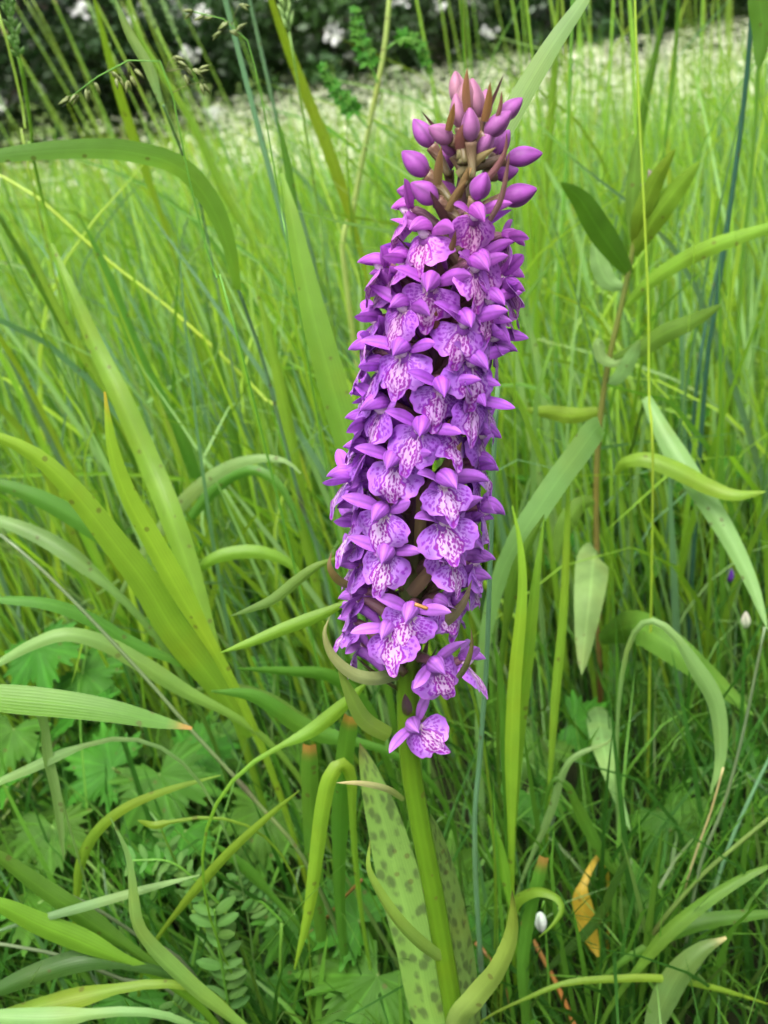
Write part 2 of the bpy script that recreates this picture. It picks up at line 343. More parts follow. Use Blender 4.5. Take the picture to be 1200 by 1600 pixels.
def sepal_mesh(seed, side):
    rr = random.Random(seed * 5 + (1 if side > 0 else 2)); na, nb = 14, 7; V, C = [], []
    ln = rr.uniform(7.6, 9.2); wd = rr.uniform(3.6, 4.5); up = rr.uniform(.25, 1.0); fw = rr.uniform(.3, 1.1)
    d0 = unit(np.array([side * 1.0, fw, up])); end = unit(np.array([side * 1.0, fw - .2, up - rr.uniform(.2, 1.0)]))
    P = [np.array([side * 1.2, -.6, 1.0])]
    for i in range(1, na):
        a = i / (na - 1); P.append(P[-1] + unit(d0 * (1 - a) + end * a) * ln / (na - 1))
    P = np.array(P); T = unit(np.gradient(P, axis=0)); upv = unit(np.array([0.0, -.55, 1.0])); B = unit(np.cross(T, np.broadcast_to(np.cross(T[0], upv), T.shape)))
    Nn = np.cross(T, B); rot = rr.uniform(-.5, .5)
    for i in range(na):
        a = i / (na - 1); wdt = wd * (a * .9 + .12) ** .55 * (1 - a ** 2.4) ** .85 * 1.15
        for j in range(nb):
            u = -1 + 2 * j / (nb - 1); b2 = B[i] * math.cos(rot + a * .4) + Nn[i] * math.sin(rot + a * .4); n2 = np.cross(T[i], b2)
            V.append((P[i] + b2 * u * wdt / 2 + n2 * (.38 * u * u * wdt / 2)) * 1e-3)
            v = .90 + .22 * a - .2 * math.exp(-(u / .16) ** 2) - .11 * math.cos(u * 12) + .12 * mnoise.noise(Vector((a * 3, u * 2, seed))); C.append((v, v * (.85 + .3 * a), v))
    return mesh('sepal_shape', V, grid_faces(na, nb), M_PETAL, None, C)
def small_tube(name, P, R, mat, c0, c1=None, m=9, ns=10):
    Pc = catmull(np.array(P) * 1e-3, ns); Rc = np.interp(np.linspace(0, 1, ns), np.linspace(0, 1, len(R)), R) * 1e-3
    v, f, uv = tube(Pc, Rc, m); k = np.repeat(np.linspace(0, 1, ns), m)[:, None]
    return mesh(name, v, f, mat, uv, np.array(c0) * (1 - k) + np.array(c1 or c0) * k)
LIPS = [lip_mesh(s) for s in (3, 8, 14, 21, 30, 37, 44, 52, 61)]
HOODS = [hood_mesh(s) for s in range(4)]
SEPS = {(s, k): sepal_mesh(k, s) for s in (-1, 1) for k in range(5)}
OVARY = small_tube('ovary_shape', [(0, -.8, .8), (0, -3, .6), (0, -7, -2), (0, -11, -6)], [1.0, 1.25, 1.5, 1.0], M_STALK, (.22, .08, .14), (.10, .085, .03))
SPUR = small_tube('spur_shape', [(0, .2, -.4), (0, -2, -1.6), (0, -4.5, -3.6), (0, -6.5, -6.2)], [1.5, 1.3, 1.1, .5], M_PETAL, (.85, .8, .9))
COLUMN = small_tube('column_shape', [(0, -1.0, .1), (0, .6, .6), (0, 1.3, 1.6), (0, 1.0, 2.6)], [1.0, 1.05, .9, .4], M_LIP, (.85, .62, .75), (.75, .55, .85))

def tint(py):                      # flowers high on the spike are pinker, the older ones lower down bluer and paler
    k = np.clip((py - 300) / 300, 0, 1); k2 = np.clip((py - 700) / 350, 0, 1)
    c = np.array([.42, .085, .43]) * (1 - k) + np.array([.33, .075, .50]) * k
    return (c * (1 - k2) + np.array([.40, .13, .56]) * k2) * 1.04
def frame(o, up):
    yv = unit(o); zv = unit(up - yv * (up @ yv)); xv = np.cross(yv, zv)
    return np.stack([xv, yv, zv], 1)
def rot_to_matrix(Rm, p, s):
    M = Matrix(((*(Rm[0] * s), p[0]), (*(Rm[1] * s), p[1]), (*(Rm[2] * s), p[2]), (0, 0, 0, 1))); return M
def flower(p, out, up, s, py, idx, roll=0.0, pitch=0.0, seps=None):
    Rm = frame(out, up)
    if roll:
        c, q = math.cos(roll), math.sin(roll); Rm = Rm @ np.array([[c, 0, q], [0, 1, 0], [-q, 0, c]])
    if pitch:
        c, q = math.cos(pitch), math.sin(pitch); Rm = Rm @ np.array([[1, 0, 0], [0, c, -q], [0, q, c]])
    fl = obj('flower', None, orchid)
    fl.matrix_local = rot_to_matrix(Rm, p - BASE, s)
    t = tint(py) * rnd.uniform(.9, 1.1); tl = tint(py); tl = np.clip(tl / np.array([.35, .085, .51]), .8, 1.25)
    lp = put('lip', LIPS[(idx * 4 + 1) % len(LIPS)], fl, tl * rnd.uniform(.92, 1.08)); lp.scale = (rnd.uniform(.86, 1.08) * (-1 if idx % 2 else 1), 1, rnd.uniform(.9, 1.1)); lp.rotation_euler = (rnd.uniform(-.18, .18), rnd.uniform(-.12, .12), rnd.uniform(-.15, .15))
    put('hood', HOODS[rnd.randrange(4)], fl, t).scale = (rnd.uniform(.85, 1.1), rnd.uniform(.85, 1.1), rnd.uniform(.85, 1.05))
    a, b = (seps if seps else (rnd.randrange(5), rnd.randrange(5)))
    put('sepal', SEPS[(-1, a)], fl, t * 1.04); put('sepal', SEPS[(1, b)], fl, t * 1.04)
    put('column', COLUMN, fl, (1, .95, 1)); put('ovary', OVARY, fl); put('spur', SPUR, fl, t)
    return fl
def radius_at(py): return float(np.interp(py, [330, 420, 560, 800, 950, 1080, 1170], [.0100, .0122, .0142, .0152, .0142, .0122, .0095]))
def hit_spike(x, y, R):
    d = unit(ray(x, y)); best = None
    for t in np.arange(.15, .34, .0004):
        p = CAM + d * t; i, dist = axis_near(p)
        if best is None or dist < best[0]: best = (dist, p, i)
        if dist <= R: return p, i
    return best[1], best[2]
# (x, y of the lip in the photo, lip width in px, extra roll in degrees, extra yaw)
FLOWERS = [(742, 373, 77, 0), (650, 402, 70, 18), (618, 360, 62, 22), (613, 440, 66, 14), (743, 455, 82, 0), (797, 410, 66, -8), (665, 485, 66, 4),
           (616, 515, 76, 12), (568, 530, 62, 14), (769, 505, 64, -10), (727, 545, 78, -8), (617, 588, 70, 8), (776, 563, 58, -6), (740, 605, 72, -6),
           (575, 607, 62, 12), (687, 640, 80, 0), (745, 662, 70, -14), (582, 675, 70, 10), (553, 693, 58, 14), (650, 708, 84, -12), (760, 712, 58, -10),
           (610, 758, 72, 8), (547, 772, 60, 14), (700, 793, 80, -4), (757, 765, 56, -8), (590, 838, 74, 6), (540, 850, 56, 16), (700, 852, 78, 4),
           (597, 900, 74, -4), (716, 910, 62, -10), (549, 908, 58, 20), (752, 906, 54, -6), (722, 975, 56, -6), (641, 995, 82, -6), (606, 1022, 66, 16),
           (541, 965, 56, 14), (546, 1035, 54, 24), (689, 1074, 68, 22), (740, 1062, 50, -30), (796, 470, 54, -10), (578, 450, 54, 20), (560, 580, 50, 20),
           (790, 500, 50, -10), (765, 830, 54, -8), (527, 780, 48, 10)]
for q, (x, y, wpx, rl) in enumerate(FLOWERS):
    p, i = hit_spike(x, y, radius_at(y))
    tan = unit(AX[min(i + 2, n - 1)] - AX[max(i - 2, 0)])
    o = p - AX[i]; o = unit(o - tan * (o @ tan))
    up = unit(.7 * tan + .3 * np.array([0, 0, 1.0]))
    s = float(np.interp(y, [340, 400, 640, 1000], [.86, .93, 1.0, 1.08])) * rnd.uniform(.95, 1.06)
    Rm = frame(o, up)
    org = p - (Rm @ np.array([0, 2.0e-3, -4.2e-3])) * s
    flower(org, unit(o + np.array([0, 0, -.05])) + np.cross(o, up) * rnd.uniform(-.22, .22), up, s, y, q, math.radians(rl) + rnd.uniform(-.12, .12), rnd.uniform(-.16, .16))
for q in range(26):
    y = 445 + q * 22; axx = float(np.interp(y, [a_[1] for a_ in AXIS_PX[::-1]], [a_[0] for a_ in AXIS_PX[::-1]])); x = axx + (-1) ** q * [62, 95, 112, 80][q % 4] - 8
    p, i = hit_spike(x, y, radius_at(y) * .84); tan = unit(AX[min(i + 2, n - 1)] - AX[max(i - 2, 0)]); o = p - AX[i]; o = unit(o - tan * (o @ tan)); up = unit(.7 * tan + .3 * np.array([0, 0, 1.0])); s = rnd.uniform(.86, .98); Rm = frame(o, up)
    flower(p - (Rm @ np.array([0, 2.0e-3, -4.2e-3])) * s, o, up, s, y, q + 3, rnd.uniform(-.3, .3), rnd.uniform(-.2, .2))
# the lowest flower, on its own short stalk
p, i = hit_spike(668, 1163, .0085)
o = unit(np.array([.18, -1.0, .12])); up = unit(np.array([-.35, 0, 1.0]))
Rm = frame(o, up); s = 74 * mpp(p) / .0112
flower(p - (Rm @ np.array([0, 2e-3, -4e-3])) * s, o, up, s, 1170, 2, math.radians(22), .1, (1, 3))
# flowers round the far side of the spike, spiralling
for q in range(30):
    zf = .232 + q * .0031; i = int(np.abs(AX[:, 2] - zf).argmin()); a = math.radians(20 + (q * 61) % 145)
    o = np.array([math.cos(a), math.sin(a), 0.0]); rad = np.interp(zf, [.22, .25, .28, .325], [.009, .011, .011, .0075])
    flower(AX[i] + o * rad, o, np.array([0, 0, 1.0]), rnd.uniform(.95, 1.1), 700, q, rnd.uniform(-.2, .2))

# --- bracts
def bract(p0, direc, ln, wd, c0, c1, curl=.3, name='bract', view=None, mat=None):
    direc = unit(direc); end = unit(direc + np.array([0, 0, curl]))
    P = [p0]
    for i in range(12): P.append(P[-1] + unit(direc * (1 - i / 11) + end * (i / 11)) * ln / 12)
    P = np.array(P); a = np.linspace(0, 1, len(P)); W = wd * (a * .8 + .25) ** .5 * (1 - a ** 1.8) ** .9 + 1e-5
    v, f, uv = ribbon(P, W, .45, view=view); k = uv[:, 1:2]
    return put(name, mesh('bract_shape', v - BASE, f, mat or M_ORCHLEAF, uv, np.array(c0) * (1 - k) + np.array(c1) * k))
for q in range(46):
    zf = .205 + q * .00305; i = int(np.abs(AX[:, 2] - zf).argmin()); a = math.radians(-90 + (q * 137.5) % 360)
    o = np.array([math.cos(a), math.sin(a), 0.0]); hi = q / 46
    cg = np.array([.10, .10, .035]) * (1 - hi) + np.array([.15, .075, .05]) * hi
    bract(AX[i] + o * .002, o * rnd.uniform(.75, 1.1) + np.array([0, 0, 1.0]), rnd.uniform(.013, .018) * (1 - .25 * hi), .0042, cg, np.array([.12, .05, .075]), .6, view=-o + np.array([0, 0, .6]))
def px_leaf(name, pts, Ys, wpx, c0, c1, mat=M_ORCHLEAF, prof='leaf', fold=.35, tw=(0, 0), nseg=26, parent=orchid, base=BASE, tipc=None, wavy=0.0, root=None):
    Ys = Ys if isinstance(Ys, (list, tuple)) else [Ys] * len(pts)
    P = catmull([at(x, y, Yv) for (x, y), Yv in zip(pts, Ys)], nseg); a = np.linspace(0, 1, nseg)
    P_free = P
    if name == 'bract': W = (a * .8 + .35) ** .6 * (1 - a ** 1.6) ** 1.05 * 1.15
    elif prof == 'leaf': W = (a * .75 + .3) ** .5 * (1 - a ** 2.6) ** .8 * 1.1
    elif prof == 'blade': W = np.minimum(1, .45 + 2.2 * a) * (1 - a ** 3) ** .75
    elif prof == 'lance': W = np.sin(np.pi * (.06 + .94 * a)) ** .7
    else: W = np.minimum(1, .8 + a) * (1 - sstep(.96, 1, a) * .45)
    mp = np.array([mpp(p) for p in P]); W = W * wpx * mp + 2e-5
    if root is not None and P[0][2] > root[2] + .006:      # the hidden lower part of the blade, narrowing down to the soil
        hgt = P[0][2] - root[2]; ctl = P[0] - unit(P[3] - P[0]) * min(.06, .7 * hgt); ctl[2] = np.clip(ctl[2], root[2] + .25 * hgt, P[0][2] + .25 * hgt)
        tt = np.linspace(0, 1, 13)[:-1, None]; Q = (1 - tt) ** 2 * root + 2 * tt * (1 - tt) * ctl + tt ** 2 * P[0]
        P = np.vstack([Q, P]); W0 = W[0]; W = np.concatenate([W0 * (.35 + .65 * tt[:, 0] ** 1.5), W]); nseg = len(P)
        W = np.convolve(np.pad(W, 2, mode='edge'), np.ones(5) / 5, 'valid'); tw = (tw[0], tw[1])
    v, f, uv = ribbon(P, W, fold, np.linspace(tw[0], tw[1], nseg), wavy=wavy, seed=len(name) + pts[0][0]); kk = uv[:, 1:2]
    col = np.array(c0) * (1 - kk) + np.array(c1) * kk
    if tipc is not None:
        kt = sstep(.93, 1.0, kk); col = col * (1 - kt) + np.array(tipc) * kt
    o = obj(name, mesh(name + '_shape', v - base, f, mat, uv, col), parent); return o
OG, OG2 = (.13, .23, .03), (.16, .24, .04)
# bracts seen between and below the flowers
px_leaf('bract', [(610, 1150), (570, 1125), (545, 1080), (524, 1030)], [.212, .207, .205, .205], 38, (.19, .31, .05), (.17, .24, .04), tipc=(.10, .06, .04))
px_leaf('bract', [(625, 1052), (585, 1060), (550, 1052), (520, 1025), (507, 990), (516, 962)], [.213, .205, .203, .203, .204, .206], 30, (.20, .27, .11), (.20, .21, .07), fold=.5)
px_leaf('bract', [(545, 915), (527, 905), (515, 885), (518, 862)], [.21, .208, .208, .21], 18, (.13, .12, .03), (.13, .08, .03))
px_leaf('bract', [(715, 1060), (728, 1040), (737, 1010), (736, 980)], [.203, .199, .198, .198], 14, (.11, .13, .04), (.10, .08, .04))
px_leaf('bract', [(655, 965), (690, 972), (722, 945), (738, 905)], [.213, .206, .204, .204], 28, (.13, .14, .07), (.12, .09, .06))
for (pts, wd, c) in [([(650, 625), (652, 600), (648, 570)], 22, (.18, .08, .04)), ([(690, 705), (692, 680), (703, 655)], 20, (.17, .10, .035)), ([(655, 860), (657, 800), (650, 760)], 26, (.12, .10, .04)),
                     ([(690, 750), (705, 720), (722, 690)], 30, (.13, .08, .05)), ([(640, 930), (665, 900), (680, 870)], 30, (.14, .10, .06)), ([(685, 520), (680, 500), (682, 485)], 18, (.16, .06, .05)),
                     ([(715, 310), (722, 290), (735, 262), (733, 275)], 18, (.15, .10, .04)), ([(683, 290), (686, 255), (690, 228)], 20, (.17, .11, .05)), ([(735, 300), (765, 275), (788, 240), (792, 205)], 16, (.17, .07, .09)),
                     ([(765, 345), (783, 310), (793, 260), (796, 235)], 13, (.15, .08, .08)), ([(715, 275), (745, 250), (775, 230)], 24, (.15, .12, .05)), ([(700, 205), (706, 180), (710, 160)], 16, (.20, .10, .04)),
                     ([(725, 240), (722, 215), (727, 190)], 34, (.16, .06, .06)), ([(757, 190), (763, 160), (766, 128)], 18, (.22, .11, .045)), ([(730, 175), (728, 140), (730, 106)], 18, (.26, .13, .08)),
                     ([(775, 190), (782, 165), (784, 142)], 10, (.22, .10, .09)), ([(700, 330), (715, 300), (730, 280)], 18, (.15, .10, .04)), ([(700, 400), (708, 380), (712, 360)], 14, (.15, .07, .05))]:
    yb = pts[0][1]; Yb = ORCHID_Y - (.0095 if 330 < yb < 900 else .006)
    px_leaf('bract', pts, [Yb - .001 * k for k in range(len(pts))], wd, c, np.array(c) * 1.25 + np.array([.05, .02, .0]), fold=.5, nseg=14)
# --- buds: centre px, length px, width px, direction in the picture (deg, 0 = to the right, 90 = up), lean towards viewer, depth offset from the axis, pinkness
def bud_mesh(seed):
    na, nb = 14, 18; V, C = [], []
    for i in range(na):
        a = i / (na - 1); r = math.sin(math.pi * (a * .97 + .015)) ** .58 * (1 - .40 * a ** 2.2)
        for j in range(nb):
            b = 2 * math.pi * j / nb; cr = 1 - .16 * abs(math.cos(1.5 * b + .3 * seed)) ** 6 * math.sin(math.pi * a)
            V.append((math.cos(b) * .5 * r * cr, a - .45, math.sin(b) * .5 * r * cr)); v = 1.0 - .12 * a + .09 * math.sin(b * 13 + a * 2) - .35 * abs(math.cos(1.5 * b + .3 * seed)) ** 10; C.append((v, v * (1.15 - .3 * a), v))
    f = grid_faces(na, nb, True); f.append(tuple(range((na - 1) * nb, na * nb))); f.append(tuple(range(nb - 1, -1, -1)))
    return mesh('bud_shape', V, f, M_PETAL, None, C)
BUDM = [bud_mesh(s) for s in range(3)]
BUD_OVARY = small_tube('bud_ovary_shape', [(0, -430, 0), (0, -700, 0), (0, -1050, -100), (0, -1500, -400)], [300, 230, 200, 150], M_STALK, (.16, .09, .06), (.12, .10, .04))
BUDS = [(662, 210, 46, 30, 125, .1, .004, .1), (690, 210, 40, 30, 160, .5, -.004, .5), (650, 257, 48, 34, 140, .2, -.001, .0), (665, 302, 46, 34, 150, .3, -.004, .0), (698, 247, 40, 26, 100, .3, .004, .2),
        (816, 245, 52, 30, 8, .1, .0, .0), (808, 305, 52, 34, 15, .2, -.002, .0), (750, 293, 42, 32, 65, .9, -.009, .0), (735, 198, 46, 28, 95, .5, -.007, .4), (776, 195, 48, 30, 40, .3, -.005, .25), (796, 172, 44, 26, 42, .1, .0, .2),
        (783, 225, 42, 26, 60, .0, .004, .1), (714, 140, 46, 27, 95, .1, .0, .9), (726, 155, 54, 28, 85, .3, -.003, 1.0), (742, 157, 54, 28, 100, .3, -.002, .8), (755, 168, 48, 27, 80, .0, .002, .7), (716, 176, 46, 28, 100, .3, -.004, .75),
        (700, 300, 36, 26, 130, .2, .002, .1), (640, 300, 34, 24, 170, -.2, .005, .0), (790, 270, 38, 26, 20, -.3, .006, .0), (735, 240, 40, 28, 90, .4, -.003, .4), (757, 225, 42, 26, 60, .3, -.005, .35), (700, 225, 40, 26, 120, .2, .0, .3)]
for q, (x, y, ln, wd, deg, tow, dY, pk) in enumerate(BUDS):
    p = at(x, y, ORCHID_Y + dY); m_ = mpp(p); a = math.radians(deg)
    d = unit(CR * math.cos(a) + CU * math.sin(a) - _F * tow); xa = unit(np.cross(d, np.array([.1, .9, .3]))); za = np.cross(xa, d)
    wd *= 1.17; ln *= 1.1; M = np.stack([xa * wd * m_, d * ln * m_, za * wd * m_], 1)
    c = np.array([.37, .085, .42]) * (1 - pk) + np.array([.46, .22, .28]) * pk
    b = put('bud', BUDM[q % 3], orchid, c); b.matrix_local = Matrix(((*M[0], p[0] - BASE[0]), (*M[1], p[1] - BASE[1]), (*M[2], p[2] - BASE[2]), (0, 0, 0, 1)))
    put('ovary', BUD_OVARY, b)
# --- orchid leaves
px_leaf('leaf', [(712, 1680), (672, 1590), (650, 1480), (625, 1390), (600, 1290), (580, 1220), (562, 1160)], [.222, .229, .236, .243, .25, .254, .258], 92, (.17, .28, .05), (.16, .25, .05), M_SPOTLEAF, 'leaf', .3, (.35, .15), tipc=(.10, .08, .03))
px_leaf('leaf', [(728, 1700), (738, 1600), (728, 1500), (708, 1400), (688, 1320), (672, 1270)], [.222, .226, .228, .228, .227, .225], 52, (.17, .25, .06), (.15, .22, .05), M_SPOTLEAF, 'leaf', .4, (-.6, -.3))
px_leaf('leaf', [(690, 1500), (655, 1475), (620, 1440), (590, 1395), (573, 1355), (578, 1310)], [.212, .208, .206, .206, .207, .208], 32, (.20, .32, .06), (.20, .30, .04), M_ORCHLEAF, 'leaf', .5, (.5, 1.1), tipc=(.12, .10, .03))
px_leaf('leaf', [(706, 1680), (712, 1600), (740, 1562), (775, 1520), (798, 1470), (803, 1430), (800, 1390)], [.212, .206, .203, .2, .2, .2, .2], 42, (.19, .30, .08), (.17, .26, .03), M_ORCHLEAF, 'leaf', .5, (.3, -.5), tipc=(.05, .03, .02), wavy=.15)
px_leaf('leaf', [(632, 1250), (605, 1233), (565, 1224), (525, 1223)], [.215, .209, .206, .205], 13, (.22, .28, .08), (.35, .33, .17), M_ORCHLEAF, 'leaf', .5)
# the brown grass scrap lying on a flower
sc_p = catmull([at(648, 944, .1925), at(668, 951, .1925)], 5); v, f, uv = tube(sc_p, np.full(5, .00045), 6)
tag(obj('grass_scrap', mesh('grass_scrap', v - sc_p[0], f, M_STALK, uv, np.broadcast_to(GC['dead'], (len(v), 3))), None, sc_p[0]), 'tiny orange-brown dry scrap lying on a lower orchid flower', 'dry scrap')

# ------------------------------------------------------------------ grasses and herbs that can be told apart
def root_of(p, q, lean=.25):
    """where the stalk through p (next point up: q) meets the soil"""
    p = np.asarray(p); q = np.asarray(q); d = p - q; h = p[2]
    x = p[0] + np.clip(d[0] / max(abs(d[2]), 1e-4), -.5, .5) * h * lean; y = p[1] + .10 * h
    return np.array([x, y, float(ground_z(x, y))])
def culm(name, pts3, r0, r1, color, parent, base, nodes_=(), m=8, ns=30, c1=None):
    P = catmull(pts3, ns); a = np.linspace(0, 1, ns); R = r0 + (r1 - r0) * a
    for nd in nodes_: R = R * (1 + .45 * np.exp(-((a - nd) / .012) ** 2))
    v, f, uv = tube(P, R, m); kk = uv[:, 1:2]; col = np.array(color) * (1 - kk) + np.array(c1 if c1 is not None else color) * kk
    for nd in nodes_:
        kn = np.exp(-((kk - nd) / .014) ** 2) * .75; col = col * (1 - kn) + np.array([.07, .05, .04]) * kn
    return obj(name, mesh(name + '_shape', v - base, f, M_STALK, uv, col), parent)
def ylist(Yv, k):
    if isinstance(Yv, (int, float)): return [Yv] * k
    return list(np.interp(np.linspace(0, 1, k), np.linspace(0, 1, len(Yv)), Yv))
def grass(label, blades=(), culms=(), cat='grass', group=None, name='grass_plant'):
    """a traced plant. blades: (colour, px width, Y, points base->tip, options); culms: (colour, px width, Y, points base->top)"""
    first = (culms[0] if culms else blades[0]); Y0 = ylist(first[2], len(first[3]))
    p0 = at(*first[3][0], Y0[0]); q0 = at(*first[3][1], Y0[1]); base = root_of(p0, q0)
    t = thing(name, label, cat, base, group)
    for c in culms:
        Ys = ylist(c[2], len(c[3])); P = [at(x, y, yy) for (x, y), yy in zip(c[3], Ys)]
        opt = c[4] if len(c) > 4 else {}
        if opt.get('root', True): P = [base if c is culms[0] else root_of(P[0], P[1])] + P
        r = c[1] * mpp(P[-1]) / 2; col = np.array(GC[c[0]]) if isinstance(c[0], str) else np.array(c[0])
        culm('stalk', P, r * 1.05, r * opt.get('top', .7), col, t, base, opt.get('nodes', ()), c1=GC[opt['c1']] if 'c1' in opt else None)
        if opt.get('head'): flower_head(t, base, P[-2:], opt['head'], GC[opt.get('hc', 'pale')])
    for b in blades:
        opt = b[4] if len(b) > 4 else {}; col = np.array(GC[b[0]]) * .84; c1 = np.array(GC[opt['c1']]) * .86 if 'c1' in opt else col * rnd.uniform(.92, 1.15)  # blade colours darkened: the shade low in the near meadow is painted in
        Ys = ylist(b[2], len(b[3])); pts = b[3]
        tw = opt.get('tw', (rnd.uniform(-.35, .35), rnd.uniform(-.5, .5)))
        rt = None
        if opt.get('root', not culms):
            P0 = at(*pts[0], Ys[0]); rt = base if b is blades[0] and not culms else root_of(P0, at(*pts[1], Ys[1]))
        px_leaf('blade', pts, Ys, b[1], col, c1, M_GRASS, opt.get('prof', 'blade'), opt.get('fold', .45), tw, 28, t, base, GC[opt['tip']] if 'tip' in opt else None, opt.get('wavy', 0), rt)
    return t
def spikelet(p, d, ln, wd):
    d = unit(d); P = np.array([p + d * ln * k for k in (0, .25, .6, 1)]); return tube(P, np.array([.25, 1, .8, .08]) * wd / 2, 5)
def flower_head(t, base, seg, kind, col):
    p, d = seg[1], unit(seg[1] - seg[0]); parts = []; rr = random.Random(int(p[0] * 1e5) % 9973)
    ln, wd, loose = kind
    nsp = int(26 + 60 * loose)
    for k in range(nsp):
        a = k / nsp; ph = k * 2.4; sidev = unit(np.cross(d, [math.cos(ph), math.sin(ph), .3])); q = p + d * ln * (a - .5 * 0)
        off = sidev * wd * (.5 + loose * rr.random() * (1 - a) * 2); s0 = q + off * .6
        if loose > .3: parts.append(tube(np.array([q, q + off * .4 + d * .002, s0]), np.array([.00012] * 3), 4)[:3])
        parts.append(spikelet(s0, d + sidev * (.35 + loose) + np.array([0, 0, -.5 * loose]), rr.uniform(.8, 1.2) * (.006 if loose < .3 else .0042), .0019 if loose < .3 else .0014))
    parts.append(tube(np.array([p, p + d * ln * .5, p + d * ln]), np.array([.0004, .0003, .0001]), 5))
    v, f, uv, _ = join(parts); vc = np.array(col) * (1 + .3 * nr.standard_normal((len(v), 1)) * .3)
    tag(obj('flower_head', mesh('flower_head_shape', v - base, f, M_STALK, uv, np.clip(vc, .01, .9)), t), kind='stuff')

# ---- left of the orchid
grass('broad pale blade arching over in a wide curve from a thin blue-green stalk', [('bright', 42, (.38, .34), [(369, 452), (357, 390), (330, 322), (283, 264), (212, 240), (130, 234), (0, 244), (-110, 268)], dict(root=False, c1='pale', tw=(.9, .25), fold=.2))],
      [('blue', 8, (.42, .38), [(508, 905), (472, 790), (442, 680), (410, 560), (386, 490), (368, 440)], dict(nodes=(.62,)))])
grass('tall dark blue-green stalk rising past the orchid flowers', [('mid', 16, .46, [(470, 440), (462, 350), (450, 260), (432, 180)], dict(root=False))], [('blue', 13, (.44, .42), [(530, 690), (492, 545), (452, 385), (405, 205), (352, 0), (325, -110)], dict(nodes=(.45,)))])
grass('thin blue-green stalk with a slim closed green flower spike', [], [('blue', 9, (.55, .52), [(500, 470), (488, 400), (450, 262), (424, 150), (390, 0), (370, -90)], {}), ('mid', 6, .5, [(515, 470), (500, 350), (480, 220), (462, 110), (452, 50)], dict(head=(.028, .0022, .05), hc='pale'))])
grass('pale green grass stem with a swollen sheath at the top', [('pale', 17, .4, [(252, 160), (232, 105), (200, 50), (176, -10)], dict(root=False, fold=.7))], [('blue', 6, (.5, .41), [(330, 400), (296, 272), (255, 165)], {})])
grass('upright pale grass spike against the dark hedge', [], [('bright', 8, (.50, .46), [(70, 330), (52, 225), (40, 140), (30, 90)], dict(head=(.035, .0025, .08), hc='pale')), ('bright', 5, .5, [(60, 330), (40, 190), (15, 80), (-5, 10)], {})])
grass('bright yellow-green blade pair rising behind the blue-green stalks', [('lime', 20, (.6, .55), [(560, 380), (525, 265), (470, 125), (445, 60), (418, -20), (400, -80)], {}), ('lime', 16, (.6, .56), [(250, 330), (200, 190), (170, 90), (140, -30)], {}), ('bright', 12, .58, [(420, 420), (350, 300), (300, 190), (220, 60), (190, -20)], {})])
grass('very broad bright green blade standing close behind the flower spike', [('mid', 50, (.36, .40), [(562, 800), (545, 700), (515, 590), (488, 490), (468, 400), (452, 320), (440, 270)], dict(tw=(.1, .3), fold=.3, c1='bright'))])
grass('long yellow stem slanting across the bright meadow', [], [('lime', 6, (.5, .56), [(460, 690), (420, 630), (330, 540), (250, 470), (160, 400), (60, 310), (0, 275), (-40, 250)], {})])
grass('wide fresh green blade with a long straight rise to its narrow tip', [('bright', 40, (.34, .42), [(330, 1000), (299, 900), (262, 798), (233, 727), (187, 622), (150, 545), (105, 440), (80, 380)], dict(tw=(.2, .3)))])
grass('yellow-edged pointed blade with a twisted brownish tip', [('lime', 40, (.30, .30), [(330, 1010), (288, 940), (240, 855), (197, 775), (173, 700), (163, 612)], dict(tw=(.2, .7), tip='gold', fold=.45))])
grass('long wide green blade curving down from the meadow edge to a jointed stalk', [('bright', 50, (.31, .30), [(396, 1150), (330, 1060), (270, 985), (228, 915), (180, 852), (120, 775), (60, 716), (0, 684), (-60, 668)], dict(root=False, tw=(.1, .2), c1='lime'))], [('mid', 9, (.33, .31), [(480, 1330), (440, 1240), (397, 1152)], {})])
grass('pair of low green blades sweeping sideways out of the meadow', [('mid', 34, (.36, .36), [(235, 905), (180, 850), (120, 810), (60, 778), (0, 757), (-60, 742)], {}), ('mid', 30, (.36, .38), [(170, 915), (110, 865), (60, 835), (0, 812), (-50, 800)], dict(c1='pale'))])
grass('arched pale blades bending over with drooping ends beside the flower spike', [('pale', 22, (.42, .40), [(200, 905), (240, 842), (295, 775), (350, 733), (400, 717), (445, 720), (470, 740)], dict(fold=.2, prof='lance')), ('mid', 20, (.44, .42), [(280, 830), (340, 760), (390, 735), (430, 752), (455, 790), (470, 830)], {}), ('bright', 22, (.36, .36), [(290, 905), (340, 870), (400, 862), (445, 876), (478, 905)], dict(prof='lance'))])
grass('slim curled blade with both ends pointed next to the lower flowers', [('bright', 22, (.24, .235), [(512, 878), (495, 886), (470, 905), (430, 938), (395, 953), (360, 963)], dict(root=True, prof='lance', tw=(.2, .9), c1='pale')), ('bright', 22, (.25, .245), [(535, 945), (500, 962), (440, 985), (395, 1003), (345, 1020)], dict(tw=(.3, .2)))])
grass('shaded green blades leaning low among the herb leaves', [('mid', 26, (.31, .30), [(270, 1030), (200, 1000), (140, 965), (75, 942), (0, 936), (-60, 935)], {}), ('bright', 28, (.30, .29), [(345, 1108), (290, 1080), (235, 1045), (165, 1005), (105, 990), (55, 1004), (0, 1034), (-50, 1065)], dict(tw=(.2, -.4), c1='pale')), ('mid', 22, .33, [(470, 1120), (410, 1090), (340, 1075), (280, 1090)], {})])
grass('broad flat green blade lying level with a small reddish tip', [('bright', 46, (.255, .25), [(-90, 1080), (0, 1090), (100, 1100), (180, 1112), (250, 1128), (300, 1138)], dict(tip='dead', tw=(.05, .1), fold=.12, c1='mid', root=True))])
